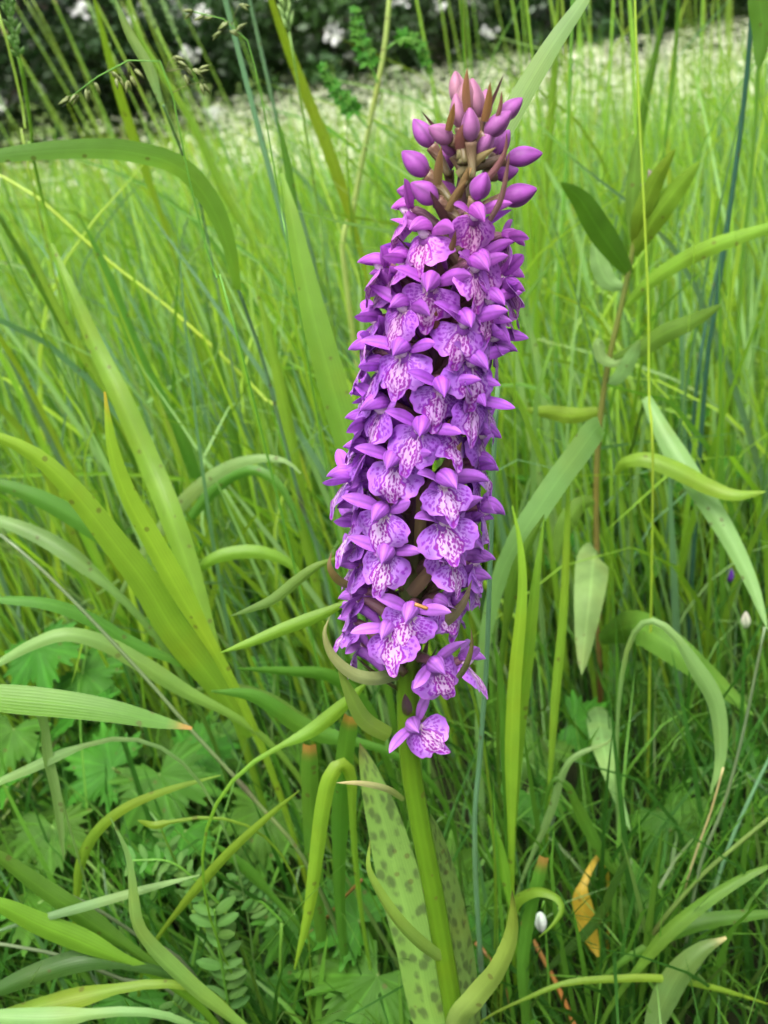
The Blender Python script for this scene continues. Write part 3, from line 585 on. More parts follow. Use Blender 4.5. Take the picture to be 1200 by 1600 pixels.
grass('brownish jointed stalk slanting down past the flat green blade', [], [('olive', 8, (.27, .30), [(490, 1370), (400, 1252), (300, 1142), (230, 1062), (140, 965), (60, 885), (0, 835)], dict(nodes=(.55,), c1='purple'))])
grass('pale narrow blade hanging straight down above the trailing leaves', [('pale', 17, (.26, .26), [(62, 1110), (68, 1118), (74, 1180), (88, 1245), (100, 1345)], dict(root=True, tw=(.3, .1))), ('pale', 18, (.26, .26), [(130, 1165), (90, 1180), (40, 1203), (0, 1220), (-40, 1240)], {})])
grass('twisted green blade rising from the ground in an S curve', [('bright', 30, (.225, .23), [(385, 1610), (340, 1575), (290, 1535), (235, 1480), (210, 1440), (204, 1380), (195, 1330), (172, 1278)], dict(tw=(.2, 1.0), wavy=.08, c1='pale'))])
grass('narrow blue-grey blade lying almost flat across the stems', [('blue', 15, (.235, .235), [(20, 1447), (90, 1428), (160, 1408), (240, 1385), (312, 1367)], dict(prof='lance', c1='pale', root=True))])
grass('greyish purple stalks lying over at a slant near the soil', [], [('purple', 8, (.26, .25), [(300, 1520), (220, 1465), (150, 1420), (80, 1385), (0, 1345), (-50, 1325)], dict(nodes=(.5,))), ('purple', 8, (.25, .25), [(280, 1560), (190, 1530), (100, 1495), (20, 1478), (-40, 1470)], {})])
grass('folded wide blades piled together low at the meadow edge', [('bright', 40, (.235, .23), [(190, 1500), (120, 1470), (60, 1445), (0, 1415), (-50, 1400)], dict(tw=(.6, .2))), ('mid', 34, (.24, .24), [(200, 1480), (140, 1440), (60, 1385), (0, 1340), (-40, 1310)], {}), ('bright', 34, (.23, .23), [(180, 1545), (110, 1560), (50, 1575), (-10, 1590), (-60, 1600)], {}), ('deep', 36, (.235, .23), [(190, 1505), (130, 1500), (60, 1520), (0, 1545), (-50, 1570)], {}), ('pale', 34, (.225, .225), [(140, 1585), (80, 1592), (0, 1590), (-60, 1585)], {})])
grass('thin blade arching over with its tip bent down over the herbs', [('bright', 18, (.27, .265), [(118, 1420), (125, 1350), (150, 1300), (195, 1262), (262, 1234), (345, 1211)], dict(tw=(.2, .2)))])
grass('bright blade bent sharply at the top with a long hanging end', [('bright', 26, (.255, .245), [(550, 1260), (548, 1215), (535, 1195), (516, 1215), (504, 1270), (495, 1340), (482, 1430), (460, 1515)], dict(tw=(.1, .2), c1='lime')), ('mid', 28, (.26, .255), [(530, 1330), (532, 1260), (538, 1180), (547, 1120)], dict(prof='cut', tip='dead'))])
grass('short cut-off blade with a brown withered end', [('mid', 27, (.27, .27), [(495, 1400), (488, 1320), (484, 1240), (483, 1165)], dict(prof='cut', tip='dead', tw=(.1, .1)))])
grass('slender crossing stems leaning through the vetch', [('bright', 16, (.26, .25), [(265, 1440), (310, 1385), (360, 1330), (420, 1275), (468, 1235)], {}), ('mid', 20, (.27, .27), [(420, 1395), (385, 1360), (335, 1318)], {}), ('bright', 13, .255, [(265, 1285), (240, 1290), (215, 1282)], {})])
grass('green blades fanning out under the last orchid flower', [('bright', 24, (.25, .255), [(440, 1165), (490, 1140), (540, 1100), (575, 1065)], dict(prof='lance')), ('mid', 30, (.29, .28), [(560, 1160), (480, 1140), (400, 1090), (330, 1080)], {}), ('mid', 26, (.33, .30), [(600, 1180), (570, 1110), (520, 1060), (450, 1050), (370, 1045)], {})])
grass('tall green blades crowded at the meadow edge leaning outward', [('mid', 18, (.55, .5), [(260, 830), (200, 690), (130, 560), (60, 440), (0, 340), (-40, 280)], {}), ('bright', 16, (.5, .5), [(240, 760), (180, 640), (100, 500), (40, 380), (-10, 300)], {}), ('blue', 10, (.46, .46), [(190, 900), (140, 800), (80, 690), (30, 590), (-10, 500)], {}), ('mid', 22, (.5, .5), [(330, 820), (290, 700), (220, 560), (170, 430), (120, 330)], {})])
grass('long straight green blades standing between the arched pale ones', [('bright', 24, (.44, .46), [(500, 940), (480, 840), (460, 720), (440, 610), (415, 500), (390, 420)], {}), ('mid', 16, (.5, .5), [(400, 830), (370, 700), (345, 580), (320, 470)], {}), ('bright', 14, (.48, .5), [(350, 880), (300, 780), (270, 690), (240, 600)], {})])
# drooping open panicle
def panicle(label, pts, Y, sp):
    P = [at(x, y, Y) for x, y in pts]; base = root_of(P[0], P[1]); t = thing('flowering_grass', label, 'grass', base)
    culm('stalk', [base] + P, .0007, .0002, GC['mid'], t, base, ns=40)
    C = catmull([base] + P, 60); rr = random.Random(5); parts = []
    for (x, y, dx, dy) in sp:
        q = at(x, y, Y); i = int(np.linalg.norm(C - q, axis=1).argmin()); d = at(x + dx, y + dy, Y) - q
        parts.append(tube(np.array([C[i], (C[i] + q) / 2 + np.array([0, 0, .0005]), q]), np.array([.00012] * 3), 4)[:3])
        for _ in range(2): parts.append(spikelet(q + nr.standard_normal(3) * .0003, d + nr.standard_normal(3) * np.linalg.norm(d) * .25, .0038, .0013))
    v, f, uv, _ = join(parts)
    tag(obj('flower_head', mesh('panicle_shape', v - base, f, M_STALK, uv, np.broadcast_to((.13, .17, .05), (len(v), 3))), t), kind='stuff')
panicle('thin grass with drooping green spikelets hanging from a bent stem', [(380, 560), (335, 430), (300, 300), (278, 190), (262, 118), (245, 92), (215, 90), (165, 112), (110, 152)], .33,
        [(108, 152, -6, 3), (122, 148, -4, 8), (135, 140, 0, 12), (150, 130, 1, 12), (183, 120, 3, 10), (200, 125, 2, 14), (205, 118, 5, 10), (215, 110, 8, 6), (270, 90, 10, 4), (280, 95, 10, 8), (290, 103, 8, 8), (300, 110, 12, 4), (312, 112, 12, 2), (290, 118, 4, 10), (315, 128, 3, 9), (175, 112, 6, 6)])
panicle('grass stem with a few pale spikelets high beside the blue-green stalks', [(470, 500), (440, 330), (410, 160), (385, 60), (350, 30), (300, 18)], .36, [(302, 18, -8, 2), (318, 22, -8, 3), (330, 28, -6, 2), (362, 45, 6, 6), (370, 48, 6, -3), (345, 50, -6, 3), (373, 8, 6, 2), (355, 35, -5, 5)])

# ---- right of the orchid
grass('long broad glaucous blade slanting up behind the topmost buds', [('pale', 36, (.235, .25), [(735, 330), (752, 280), (775, 222), (812, 155), (862, 72), (912, 0), (950, -60)], dict(fold=.12, tw=(.1, .1), c1='pale', root=True))])
herb = thing('willowherb', 'leafy herb with a reddish stem and pointed lance leaves', 'herb', (lambda p: (p[0], p[1], float(ground_z(p[0], p[1]))))(at(938, 1130, .44)))
HB = np.array(herb.location)
culm('stalk', [HB] + [at(x, y, Yv) for x, y, Yv in [(934, 930, .43), (932, 840, .43), (932, 740, .43), (938, 650, .43), (952, 560, .43), (968, 490, .43), (982, 425, .43), (994, 360, .43), (1004, 300, .43)]], .0018, .0011, GC['redstem'], herb, HB, c1=(.12, .17, .03))
def hl(pts, Yv, wpx, c='mid', **k): return px_leaf('leaf', pts, ylist(Yv, len(pts)), wpx, np.array(GC[c]) * .72, np.array(GC[c]) * .78, M_HERB, 'lance', k.get('fold', .35), k.get('tw', (.1, .2)), 20, herb, HB, None, .1)
for a_ in [([(985, 430), (960, 395), (930, 350), (905, 310), (876, 285)], (.43, .40), 40, 'mid'), ([(990, 400), (1010, 360), (1045, 310), (1095, 250)], (.43, .41), 36, 'bright'), ([(992, 390), (1000, 340), (1025, 280), (1055, 232)], (.43, .41), 30, 'bright'),
           ([(990, 380), (988, 330), (992, 260), (1000, 200)], (.43, .44), 24, 'mid'), ([(976, 480), (1010, 445), (1060, 410), (1120, 382), (1200, 356), (1260, 340)], (.43, .40), 26, 'bright'), ([(958, 560), (1000, 545), (1040, 520), (1085, 500), (1130, 474)], (.43, .41), 30, 'mid'),
           ([(945, 600), (965, 590), (985, 560), (1000, 530)], (.43, .42), 24, 'pale'), ([(945, 545), (935, 535), (940, 558), (960, 568), (972, 560)], (.425, .42), 18, 'pale'), ([(975, 450), (950, 440), (935, 410), (928, 370)], (.43, .44), 30, 'pale'),
           ([(934, 860), (928, 870), (922, 930), (914, 1000), (909, 1055)], (.43, .37, .35), 52, 'pale'), ([(936, 1000), (965, 985), (1000, 980), (1060, 1018), (1130, 1075), (1178, 1118)], (.42, .36, .34), 52, 'mid'), ([(928, 1100), (935, 1120), (946, 1180), (968, 1250), (986, 1300)], (.42, .33, .31), 38, 'pale'),
           ([(945, 640), (900, 650), (860, 645), (820, 640)], (.43, .44), 26, 'bright'), ([(934, 780), (905, 790), (880, 830), (870, 880)], (.43, .42), 30, 'mid')]:
    hl(*a_)
bh = at(1016, 285, .425); parts = [spikelet(bh + nr.standard_normal(3) * .0009, nr.standard_normal(3) + np.array([0, 0, 2.]), .004, .002) for _ in range(9)]; v, f, uv, _ = join(parts)
tag(obj('bud_cluster', mesh('bud_cluster_shape', v - HB, f, M_STALK, uv, np.broadcast_to((.12, .10, .07), (len(v), 3))), herb), kind='stuff')
grass('bent pale-topped blade doubled over beside the reddish stem', [('pale', 38, (.33, .31), [(800, 860), (818, 830), (868, 755), (905, 705), (928, 672), (938, 664)], dict(prof='cut', fold=.12, tw=(.15, .1), c1='pale')), ('mid', 22, (.31, .30), [(790, 980), (800, 920), (815, 870), (850, 805)], {})])
grass('two crossing green blades with long drooping tips near the lance leaves', [('bright', 30, (.38, .35), [(960, 740), (975, 722), (1010, 716), (1060, 734), (1110, 760), (1150, 773), (1198, 768)], dict(prof='lance', tw=(.5, .2))), ('pale', 36, (.40, .33), [(1010, 620), (1040, 680), (1080, 745), (1130, 822), (1172, 905), (1200, 985)], dict(root=False, tw=(.2, .0)))], [('mid', 7, (.44, .40), [(985, 760), (990, 690), (1008, 622)], {})])
grass('thin bluish stalk standing close beside the lower orchid flowers', [], [('blue', 11, (.245, .25), [(742, 1340), (750, 1180), (760, 1040), (764, 930), (768, 820), (772, 700), (778, 600)], dict(nodes=(.25,)))])
grass('sheaf of upright bright blades between the orchid and the lance leaves', [('lime', 24, (.27, .29), [(798, 1300), (798, 1180), (803, 1060), (815, 930), (812, 850), (800, 790)], dict(tw=(.3, .3))), ('bright', 24, (.275, .29), [(802, 1290), (808, 1160), (826, 1010), (838, 900), (850, 810)], dict(tw=(-.4, .2))), ('mid', 14, (.28, .28), [(790, 1250), (788, 1150), (780, 1050), (768, 990)], {}), ('bright', 15, (.31, .33), [(860, 1210), (868, 1090), (880, 960), (886, 820), (890, 700)], {}), ('pale', 13, (.29, .29), [(830, 1340), (860, 1270), (890, 1190), (950, 1160), (960, 1145)], {})])
grass('long yellow stem standing straight up through the lance leaves', [], [('lime', 5, (.36, .38), [(1020, 760), (1014, 620), (1013, 480), (1006, 320), (998, 160), (992, 0), (990, -80)], dict(nodes=(.5,)))])
grass('dark green rush-like stems with a broad hanging blade at the top', [('mid', 36, (.42, .42), [(1192, -40), (1188, 0), (1192, 50), (1185, 110)], dict(root=False, tw=(.1, .2)))], [((.03, .09, .05), 11, (.46, .44), [(1100, 620), (1118, 480), (1140, 330), (1160, 180), (1172, 60), (1180, -60)], {}), ('mid', 8, (.5, .48), [(1150, 600), (1158, 420), (1175, 260), (1185, 100), (1190, -60)], {}), ((.04, .11, .07), 8, .5, [(1085, 640), (1105, 500), (1130, 380), (1140, 320)], {})])
grass('green stalks rising above the white flower field', [('bright', 16, (.7, .7), [(840, 420), (850, 300), (862, 180), (870, 60), (872, -20)], {}), ('mid', 16, (.7, .68), [(975, 420), (985, 320), (1005, 180), (1030, 60), (1045, -30)], {})], [('mid', 9, (.7, .66), [(1000, 520), (1030, 300), (1055, 80), (1062, -40)], {}), ('bright', 6, .6, [(1130, 560), (1060, 300), (1000, 130), (960, 20)], dict(top=.15)), ('mid', 8, .6, [(870, 520), (885, 250), (895, 0), (897, -60)], {})])
grass('grey-green drooping blade above the tangled stalks', [('pale', 28, (.30, .29), [(1060, 1000), (1085, 1040), (1118, 1100), (1125, 1180), (1110, 1240)], dict(root=True)), ('mid', 20, (.29, .29), [(890, 1230), (905, 1265), (940, 1330), (970, 1370), (998, 1410)], {})])
grass('pale jointed stalks leaning together over the dark soil', [], [('olive', 9, (.27, .27), [(1010, 1480), (1080, 1385), (1140, 1330), (1200, 1280), (1250, 1240)], dict(nodes=(.4,))), ('blue', 8, (.28, .28), [(1110, 1420), (1140, 1320), (1180, 1230), (1215, 1160)], {}), ('straw', 5, (.28, .27), [(1055, 1440), (1085, 1340), (1110, 1270), (1130, 1200)], {}), ('purple', 7, (.27, .27), [(1090, 1370), (1130, 1260), (1160, 1150), (1195, 980)], {}), ('olive', 6, .26, [(1060, 1510), (1120, 1550), (1200, 1590)], {})])
grass('green blades sweeping low across the dark soil', [('mid', 24, (.25, .255), [(990, 1520), (1040, 1460), (1100, 1410), (1160, 1372), (1220, 1345)], dict(tw=(.3, .3))), ('mid', 26, (.26, .26), [(1010, 1480), (1080, 1445), (1150, 1432), (1230, 1425)], {}), ('bright', 12, (.245, .245), [(800, 1570), (880, 1538), (960, 1530), (1040, 1530), (1120, 1545), (1210, 1572)], dict(prof='lance')), ('mid', 12, (.26, .26), [(1000, 1570), (1010, 1480), (1020, 1400), (1035, 1295)], {}), ('deep', 16, .27, [(850, 1520), (930, 1440), (960, 1380), (1000, 1300)], {})])
grass('green blade looped over like a hook beside the last orchid leaf', [('bright', 20, (.255, .235), [(790, 1480), (800, 1420), (818, 1398), (845, 1391), (872, 1402), (880, 1422), (866, 1445), (842, 1465)], dict(tw=(.2, .9), prof='lance')), ('mid', 20, (.25, .255), [(822, 1580), (818, 1500), (830, 1420), (850, 1340)], dict(prof='cut', tip='dead')), ('bright', 18, (.26, .265), [(795, 1400), (788, 1360), (778, 1320), (762, 1272)], {})])
grass('woolly grey-green leaf leaning among the crossing stalks', [('pale', 40, (.24, .245), [(1010, 1640), (1030, 1580), (1058, 1525), (1095, 1485), (1135, 1465)], dict(prof='lance', c1='olive', fold=.5, tip='straw'))])
grass('withered yellow leaf hanging among the dark stems', [('gold', 34, (.285, .275), [(912, 1380), (908, 1400), (915, 1440), (928, 1475), (935, 1495)], dict(prof='lance', root=True))])
for k_, (lb, pts, w_) in enumerate([('fallen orange-brown straw stalk beside the hooked blade', [(815, 1440), (850, 1500), (880, 1560), (905, 1620)], 8), ('short dry orange stalk beside the curved orchid leaf', [(740, 1470), (775, 1510), (800, 1580), (812, 1640)], 7), ('thin reddish dead stem lying under the hanging blade', [(470, 1470), (505, 1440), (540, 1400), (565, 1375)], 5)]):
    P = np.array([at(x, y, yy) for (x, y), yy in zip(pts, np.linspace(.285, .262, 4))]); P[:, 2] = np.maximum(P[:, 2], .006); C = catmull(P, 14); v, f, uv = tube(C, np.full(14, w_ * mpp(P[1]) / 2), 7)
    tag(obj('dry_stalk', mesh('dry_stalk_shape', v - P[0], f, M_STALK, uv, np.broadcast_to(np.array(GC['dead']) * (1, .9, .65)[k_], (len(v), 3))), None, P[0]), lb, 'dead stalk')
# small white flower bud among the stems
wb = thing('white_bud', 'small white drooping bud under the hooked green blade', 'flower', (lambda p: (p[0], p[1], 0.0))(at(848, 1470, .262))); WB = np.array(wb.location); p_ = at(845, 1440, .262)
b = put('bud', BUDM[0], wb, (.8, .8, .78)); m_ = mpp(p_); b.matrix_local = Matrix(((22 * m_, 0, 0, p_[0] - WB[0]), (0, 0, 22 * m_, p_[1] - WB[1]), (0, -42 * m_, 0, p_[2] - WB[2]), (0, 0, 0, 1)))
culm('stalk', [WB, at(852, 1440, .264), at(850, 1408, .263), at(846, 1420, .262)], .0005, .0004, GC['mid'], wb, WB)

w2 = thing('white_bud', 'tiny closed whitish bud on a stalk near the drooping pale blade', 'flower', (lambda p: (p[0], p[1], 0.0))(at(1160, 1080, .40))); WB = np.array(w2.location); p_ = at(1165, 970, .40); m_ = mpp(p_)
b = put('bud', BUDM[1], w2, (.62, .66, .48)); b.matrix_local = Matrix(((16 * m_, 0, 0, p_[0] - WB[0]), (0, 0, -16 * m_, p_[1] - WB[1]), (0, 30 * m_, 0, p_[2] - WB[2]), (0, 0, 0, 1)))
culm('stalk', [WB, (WB + p_) / 2 + np.array([.003, 0, 0]), p_ - np.array([0, 0, 12 * m_])], .0006, .0005, GC['mid'], w2, WB)
w3 = thing('violet_flower', 'tiny violet flower hidden among the yellowish stems', 'flower', (lambda p: (p[0], p[1], 0.0))(at(1148, 1010, .46))); WB = np.array(w3.location); p_ = at(1148, 898, .46); m_ = mpp(p_)
for k_, dx in enumerate((-7, 6)):
    b = put('petal', BUDM[k_], w3, (.16, .05, .42)); b.matrix_local = Matrix(((13 * m_, 0, 0, p_[0] - WB[0] + dx * m_), (0, 0, -13 * m_, p_[1] - WB[1]), (0, 26 * m_, 0, p_[2] - WB[2] - k_ * 6 * m_), (0, 0, 0, 1)))
culm('stalk', [WB, (WB + p_) / 2 + np.array([-.003, 0, 0]), p_ - np.array([0, 0, 8 * m_])], .0006, .0005, GC['mid'], w3, WB)

# ---- buttercup leaves
def palmate_mesh(seed):
    rr = random.Random(seed); nph, nrad = 121, 9; V, UVs, C = [], [], []
    lobes = [(0, 1.0), (.95 + rr.uniform(-.05, .05), .93), (-.95 + rr.uniform(-.05, .05), .93), (1.85, .75), (-1.85, .75)]
    for j in range(nph):
        ph = -2.5 + 5.0 * j / (nph - 1)
        r = .34
        for c, h in lobes:
            for dc, hh in ((0, 1), (.26, .86), (-.26, .86), (.42, .66), (-.42, .66)):
                r = max(r, h * hh * max(0, 1 - (abs(ph - c - dc) / (.30 if dc == 0 else .22)) ** 1.35))
            r = max(r, .74 * h * math.exp(-((ph - c) / .44) ** 4))
        r *= 1 + .05 * mnoise.noise(Vector((ph * 5, seed, 0)))
        for i in range(nrad):
            t = i / (nrad - 1); x = math.sin(ph) * r * t; y = math.cos(ph) * r * t
            near = min(abs(ph - c) for c, _ in lobes)
            z = .10 * r * t * near - .16 * (r * t) ** 2 + .05 * mnoise.noise(Vector((x * 3, y * 3, seed))) + .07 * t * t * math.sin(ph * 3.3 + seed)
            V.append((x, y, z)); UVs.append((.5 + np.clip(near, 0, .5), t)); v = 1 + .25 * math.exp(-(near / .05) ** 2) * (1 - t * .6); C.append(np.array([.043, .135, .010]) * v)
    return mesh('palmate_leaf_shape', V, grid_faces(nph, nrad), M_HERB, UVs, C)
PALM = [palmate_mesh(s) for s in range(5)]
def palm_leaf(parent, base, p, size, tip_dir, tilt, k):
    """leaf blade whose petiole joins at p, pointing along tip_dir (angle in the ground plane)"""
    d = np.array([math.cos(tip_dir), math.sin(tip_dir), -.12]); nrm = unit(np.array([.15 * math.sin(k * 2.1), -tilt, 1.0])); d = unit(d - nrm * (d @ nrm)); xv = np.cross(d, nrm)
    M = np.stack([xv, d, nrm], 1) * size; o = obj('leaf', PALM[k % 5], parent)
    o.matrix_local = Matrix(((*M[0], p[0] - base[0]), (*M[1], p[1] - base[1]), (*M[2], p[2] - base[2]), (0, 0, 0, 1)))
    b0 = base + np.array([rnd.uniform(-.006, .006), rnd.uniform(-.006, .006), 0]); mid = np.array([b0[0] * .7 + p[0] * .3, b0[1] * .7 + p[1] * .3, p[2] * .6])
    P = catmull([b0, mid, p], 8); v, f, uv = tube(P, np.full(8, .0008), 6)
    obj('leaf_stalk', mesh('leaf_stalk_shape', v - base, f, M_STALK, uv, np.broadcast_to((.10, .17, .03), (len(v), 3))), parent)
BC = [('large toothed buttercup leaf spread at the foot of the spotted orchid leaf', [(590, 1525, .262, 150, -2.3, .55), (560, 1440, .275, 105, 2.3, .6)]),
      ('buttercup plant with shaded lobed leaves under the flat green blade', [(250, 1210, .36, 120, -1.4, .7), (175, 1200, .37, 95, 2.6, .7), (300, 1180, .38, 80, .3, .6)]),
      ('buttercup leaves beneath the slanting jointed stalk', [(415, 1265, .335, 105, -2.0, .6), (400, 1300, .33, 90, -.6, .7), (460, 1430, .30, 95, -1.2, .6)]),
      ('lobed buttercup leaf shaded below the arched herb leaf', [(1010, 1040, .46, 95, -1.5, .8), (1080, 1120, .43, 100, -2.2, .7), (950, 1040, .46, 70, -.3, .7)]),
      ('lobed leaves growing beside the sheaf of upright blades', [(840, 1160, .38, 95, -2.4, .7), (900, 1130, .40, 80, -.4, .6), (825, 1240, .36, 80, -1.4, .7)]),
      ('wide lobed leaf under the drooping grey-green blade', [(1040, 1270, .34, 100, -1.2, .7), (985, 1400, .30, 80, -.7, .6), (1140, 1180, .38, 80, -1.0, .7)]),
      ('lobed leaves close behind the green orchid stem', [(720, 1420, .30, 80, -.3, .6), (740, 1480, .285, 70, .4, .5), (700, 1360, .32, 70, .5, .7)]),
      ('dark lobed leaves under the trailing vetch stems', [(420, 1530, .285, 85, -1.8, .6), (200, 1560, .265, 80, -1.2, .6), (80, 1290, .34, 90, -1.5, .6)]),
      ('lobed leaves beneath the pale hanging blade', [(60, 1010, .42, 90, -1.4, .7), (130, 1050, .42, 85, -.9, .7), (20, 1140, .38, 80, -1.7, .6)])]
kk_ = 0
for lb, lv in BC:
    c0 = np.mean([at(x, y, Yv) for x, y, Yv, *_ in lv], 0); base = np.array([c0[0], c0[1] + .025, float(ground_z(c0[0], c0[1]))])
    t = thing('buttercup_plant', lb, 'buttercup', base, None)
    for (x, y, Yv, spx, dr, ti) in lv:
        p = at(x, y, Yv); p[2] = max(p[2], .012); palm_leaf(t, base, p, spx * mpp(p), dr, ti, kk_); kk_ += 1
proto_bc = []
for q in range(3):
    t = thing('buttercup_plant', 'low buttercup plant with small lobed leaves hidden among the grass bases', 'buttercup', (0, 0, 0), 'low buttercup plants among the grass')
    for k in range(5): palm_leaf(t, np.zeros(3), np.array([rnd.uniform(-.05, .05), rnd.uniform(-.05, .05), rnd.uniform(.03, .085)]), rnd.uniform(.016, .026), rnd.uniform(-3.1, 3.1), rnd.uniform(.1, .6), q * 5 + k)
    proto_bc.append(t)
for q in range(66):
    o = proto_bc[q] if q < 3 else copy_tree(proto_bc[q % 3]); y = rnd.uniform(.36, .95); x = rnd.uniform(-.55, .55) * y * 1.1
    if x > .02 and y < .56: y += .25
    o.location = (x, y, float(ground_z(x, y))); o.rotation_euler = (0, 0, rnd.uniform(0, 6.28)); s = rnd.uniform(.9, 1.4); o.scale = (s, s, s)

# ---- vetch with paired leaflets
def leaflet_mesh():
    P = np.array([[0, t, .05 * math.sin(t * 3)] for t in np.linspace(0, 1, 8)]); W = np.sin(np.pi * np.linspace(.04, .97, 8)) ** .6 * .42
    v, f, uv = ribbon(P, W, .25, view=(0, 0, -1), cols=3); return mesh('leaflet_shape', v, f, M_HERB, uv, np.broadcast_to((.07, .165, .03), (len(v), 3)))
LEAFLET = leaflet_mesh()
def vetch(label, sprays):
    p0 = at(*sprays[0][0][0], sprays[0][1]); base = np.array([p0[0], p0[1] + .01, 0.0]); t = thing('vetch', label, 'vetch', base)
    for pts, Yv, size in sprays:
        P = catmull([at(x, y, Yv) for x, y in pts], 22); P[:, 2] = np.maximum(P[:, 2], .004)
        st = culm('stalk', list(P[::3]) + [P[-1]], .0006, .0003, GC['mid'], t, base)
        culm('stalk', [base, (base + P[0]) / 2 + np.array([.003, 0, .002]), P[0]], .0006, .0006, GC['mid'], t, base, ns=8)
        T = unit(np.gradient(P, axis=0))
        for i in range(2, 22, 2):
            for sd_ in (-1, 1):
                nrm = unit(np.array([0, -.6, .8]) + nr.standard_normal(3) * .25); s_ = np.cross(nrm, T[i]) * sd_; d = unit(s_ + T[i] * .5); d = unit(d - nrm * (d @ nrm)); xv = np.cross(d, nrm); s = size * mpp(P[i]) * rnd.uniform(.8, 1.1)
                M = np.stack([xv, d, nrm], 1) * s; o = obj('leaflet', LEAFLET, st); o.matrix_local = Matrix(((*M[0], P[i][0] - base[0]), (*M[1], P[i][1] - base[1]), (*M[2], P[i][2] - base[2]), (0, 0, 0, 1)))
vetch('vetch with rows of small paired leaflets trailing over dark ground', [([(360, 1590), (350, 1530), (340, 1470), (335, 1420)], .255, 40), ([(440, 1440), (410, 1410), (390, 1400), (370, 1370)], .27, 28), ([(330, 1600), (300, 1590), (270, 1565)], .245, 26)])
vetch('pale vetch spray with tiny leaflets below the S-curved blade', [([(350, 1420), (300, 1370), (260, 1345), (200, 1345)], .262, 26), ([(300, 1420), (285, 1370), (262, 1320), (250, 1290)], .27, 24)])

# ---- umbellifer with a cut leaf, standing behind the flower spike
ub = at(545, 470, .62); UBB = np.array([ub[0], ub[1], float(ground_z(ub[0], ub[1]))])
um = thing('umbellifer', 'pale-stemmed umbellifer with finely cut leaves rising behind the flower spike', 'umbellifer', UBB)
culm('stalk', [UBB] + [at(x, y, .6) for x, y in [(538, 420), (548, 350), (562, 270), (580, 180), (600, 80), (612, -40)]], .0022, .0014, (.26, .33, .08), um, UBB)
def cut_leaf(pts, Yv, size):
    P = catmull([at(x, y, Yv) for x, y in pts], 16); lf = culm('leaf_stalk', list(P[::3]) + [P[-1]], .0007, .0004, GC['mid'], um, UBB); T = unit(np.gradient(P, axis=0))
    for i in range(5, 16, 2):
        for sd_ in (-1, 1):
            nrm = unit(np.array([0, -.8, .5]) + nr.standard_normal(3) * .2); s_ = np.cross(nrm, T[i]) * sd_; d = unit(s_ + T[i] * .7); d = unit(d - nrm * (d @ nrm)); xv = np.cross(d, nrm); s = size * mpp(P[i]) * (1.15 - i / 22)
            M = np.stack([xv, d, nrm], 1) * s; o = obj('leaflet', PALM[i % 5], lf); o.matrix_local = Matrix(((*M[0], P[i][0] - UBB[0]), (*M[1], P[i][1] - UBB[1]), (*M[2], P[i][2] - UBB[2]), (0, 0, 0, 1)))
cut_leaf([(590, 130), (575, 90), (560, 50), (555, 15)], .58, 26); cut_leaf([(575, 200), (550, 170), (525, 140), (505, 105)], .58, 26); cut_leaf([(600, 80), (630, 60), (655, 70), (670, 110)], .6, 22)

# ------------------------------------------------------------------ tufts of grass, one by one
TCLASS = [('yellow-green', ['bright', 'lime', 'lime', 'bright']), ('mid green', ['mid', 'bright', 'mid']), ('pale grey-green', ['pale', 'blue', 'pale'])]
protos = []
for q in range(12):
    cn, TC = TCLASS[q % 3]
    t = thing('grass_tuft', 'upright tuft of narrow %s blades growing in the open meadow' % cn, 'grass', (0, 0, 0), '%s tufts of grass in the open meadow' % cn); rr = random.Random(100 + q)
    for k in range(5):
        hgt = rr.uniform(.16, .34); a = rr.uniform(0, 6.28); lean = rr.uniform(.02, .14); dr = rr.choice([0, 0, .03, .08]); d = np.array([math.cos(a), math.sin(a), 0])
        P = catmull([d * .006, d * (.01 + lean * .15) + np.array([0, 0, hgt * .4]), d * lean * .55 + np.array([0, 0, hgt * .8]), d * (lean + dr) + np.array([0, 0, hgt * (1 if dr < .1 else .9)])], 15)
        s = np.linspace(0, 1, 15); W = rr.uniform(.0016, .0038) * np.minimum(1, .5 + 2 * s) * (1 - s ** 3) ** .8 + 2e-5
        c = np.array(GC[rr.choice(TC)]) * rr.uniform(.85, 1.15); v, f, uv = ribbon(P, W, .35, np.linspace(0, rr.uniform(-1, 1), 15), view=(math.cos(a + 1.2), math.sin(a + 1.2), 0), cols=3); kk = uv[:, 1:2]
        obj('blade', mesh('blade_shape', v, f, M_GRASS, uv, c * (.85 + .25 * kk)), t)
    protos.append(t)
NT = 170
for q in range(NT):
    o = protos[q] if q < 12 else copy_tree(protos[q % 12])
    y = .47 + 2.1 * (q / NT) ** 1.5; x = rnd.uniform(-.52, .52) * y
    o.location = (x, y, float(ground_z(x, y))); o.rotation_euler = (rnd.uniform(-.08, .08), -.10 + rnd.uniform(-.12, .10) - (.12 if x < 0 else 0), rnd.uniform(-.6, .6)); s = rnd.uniform(.8, 1.2); o.scale = (s, s, s)

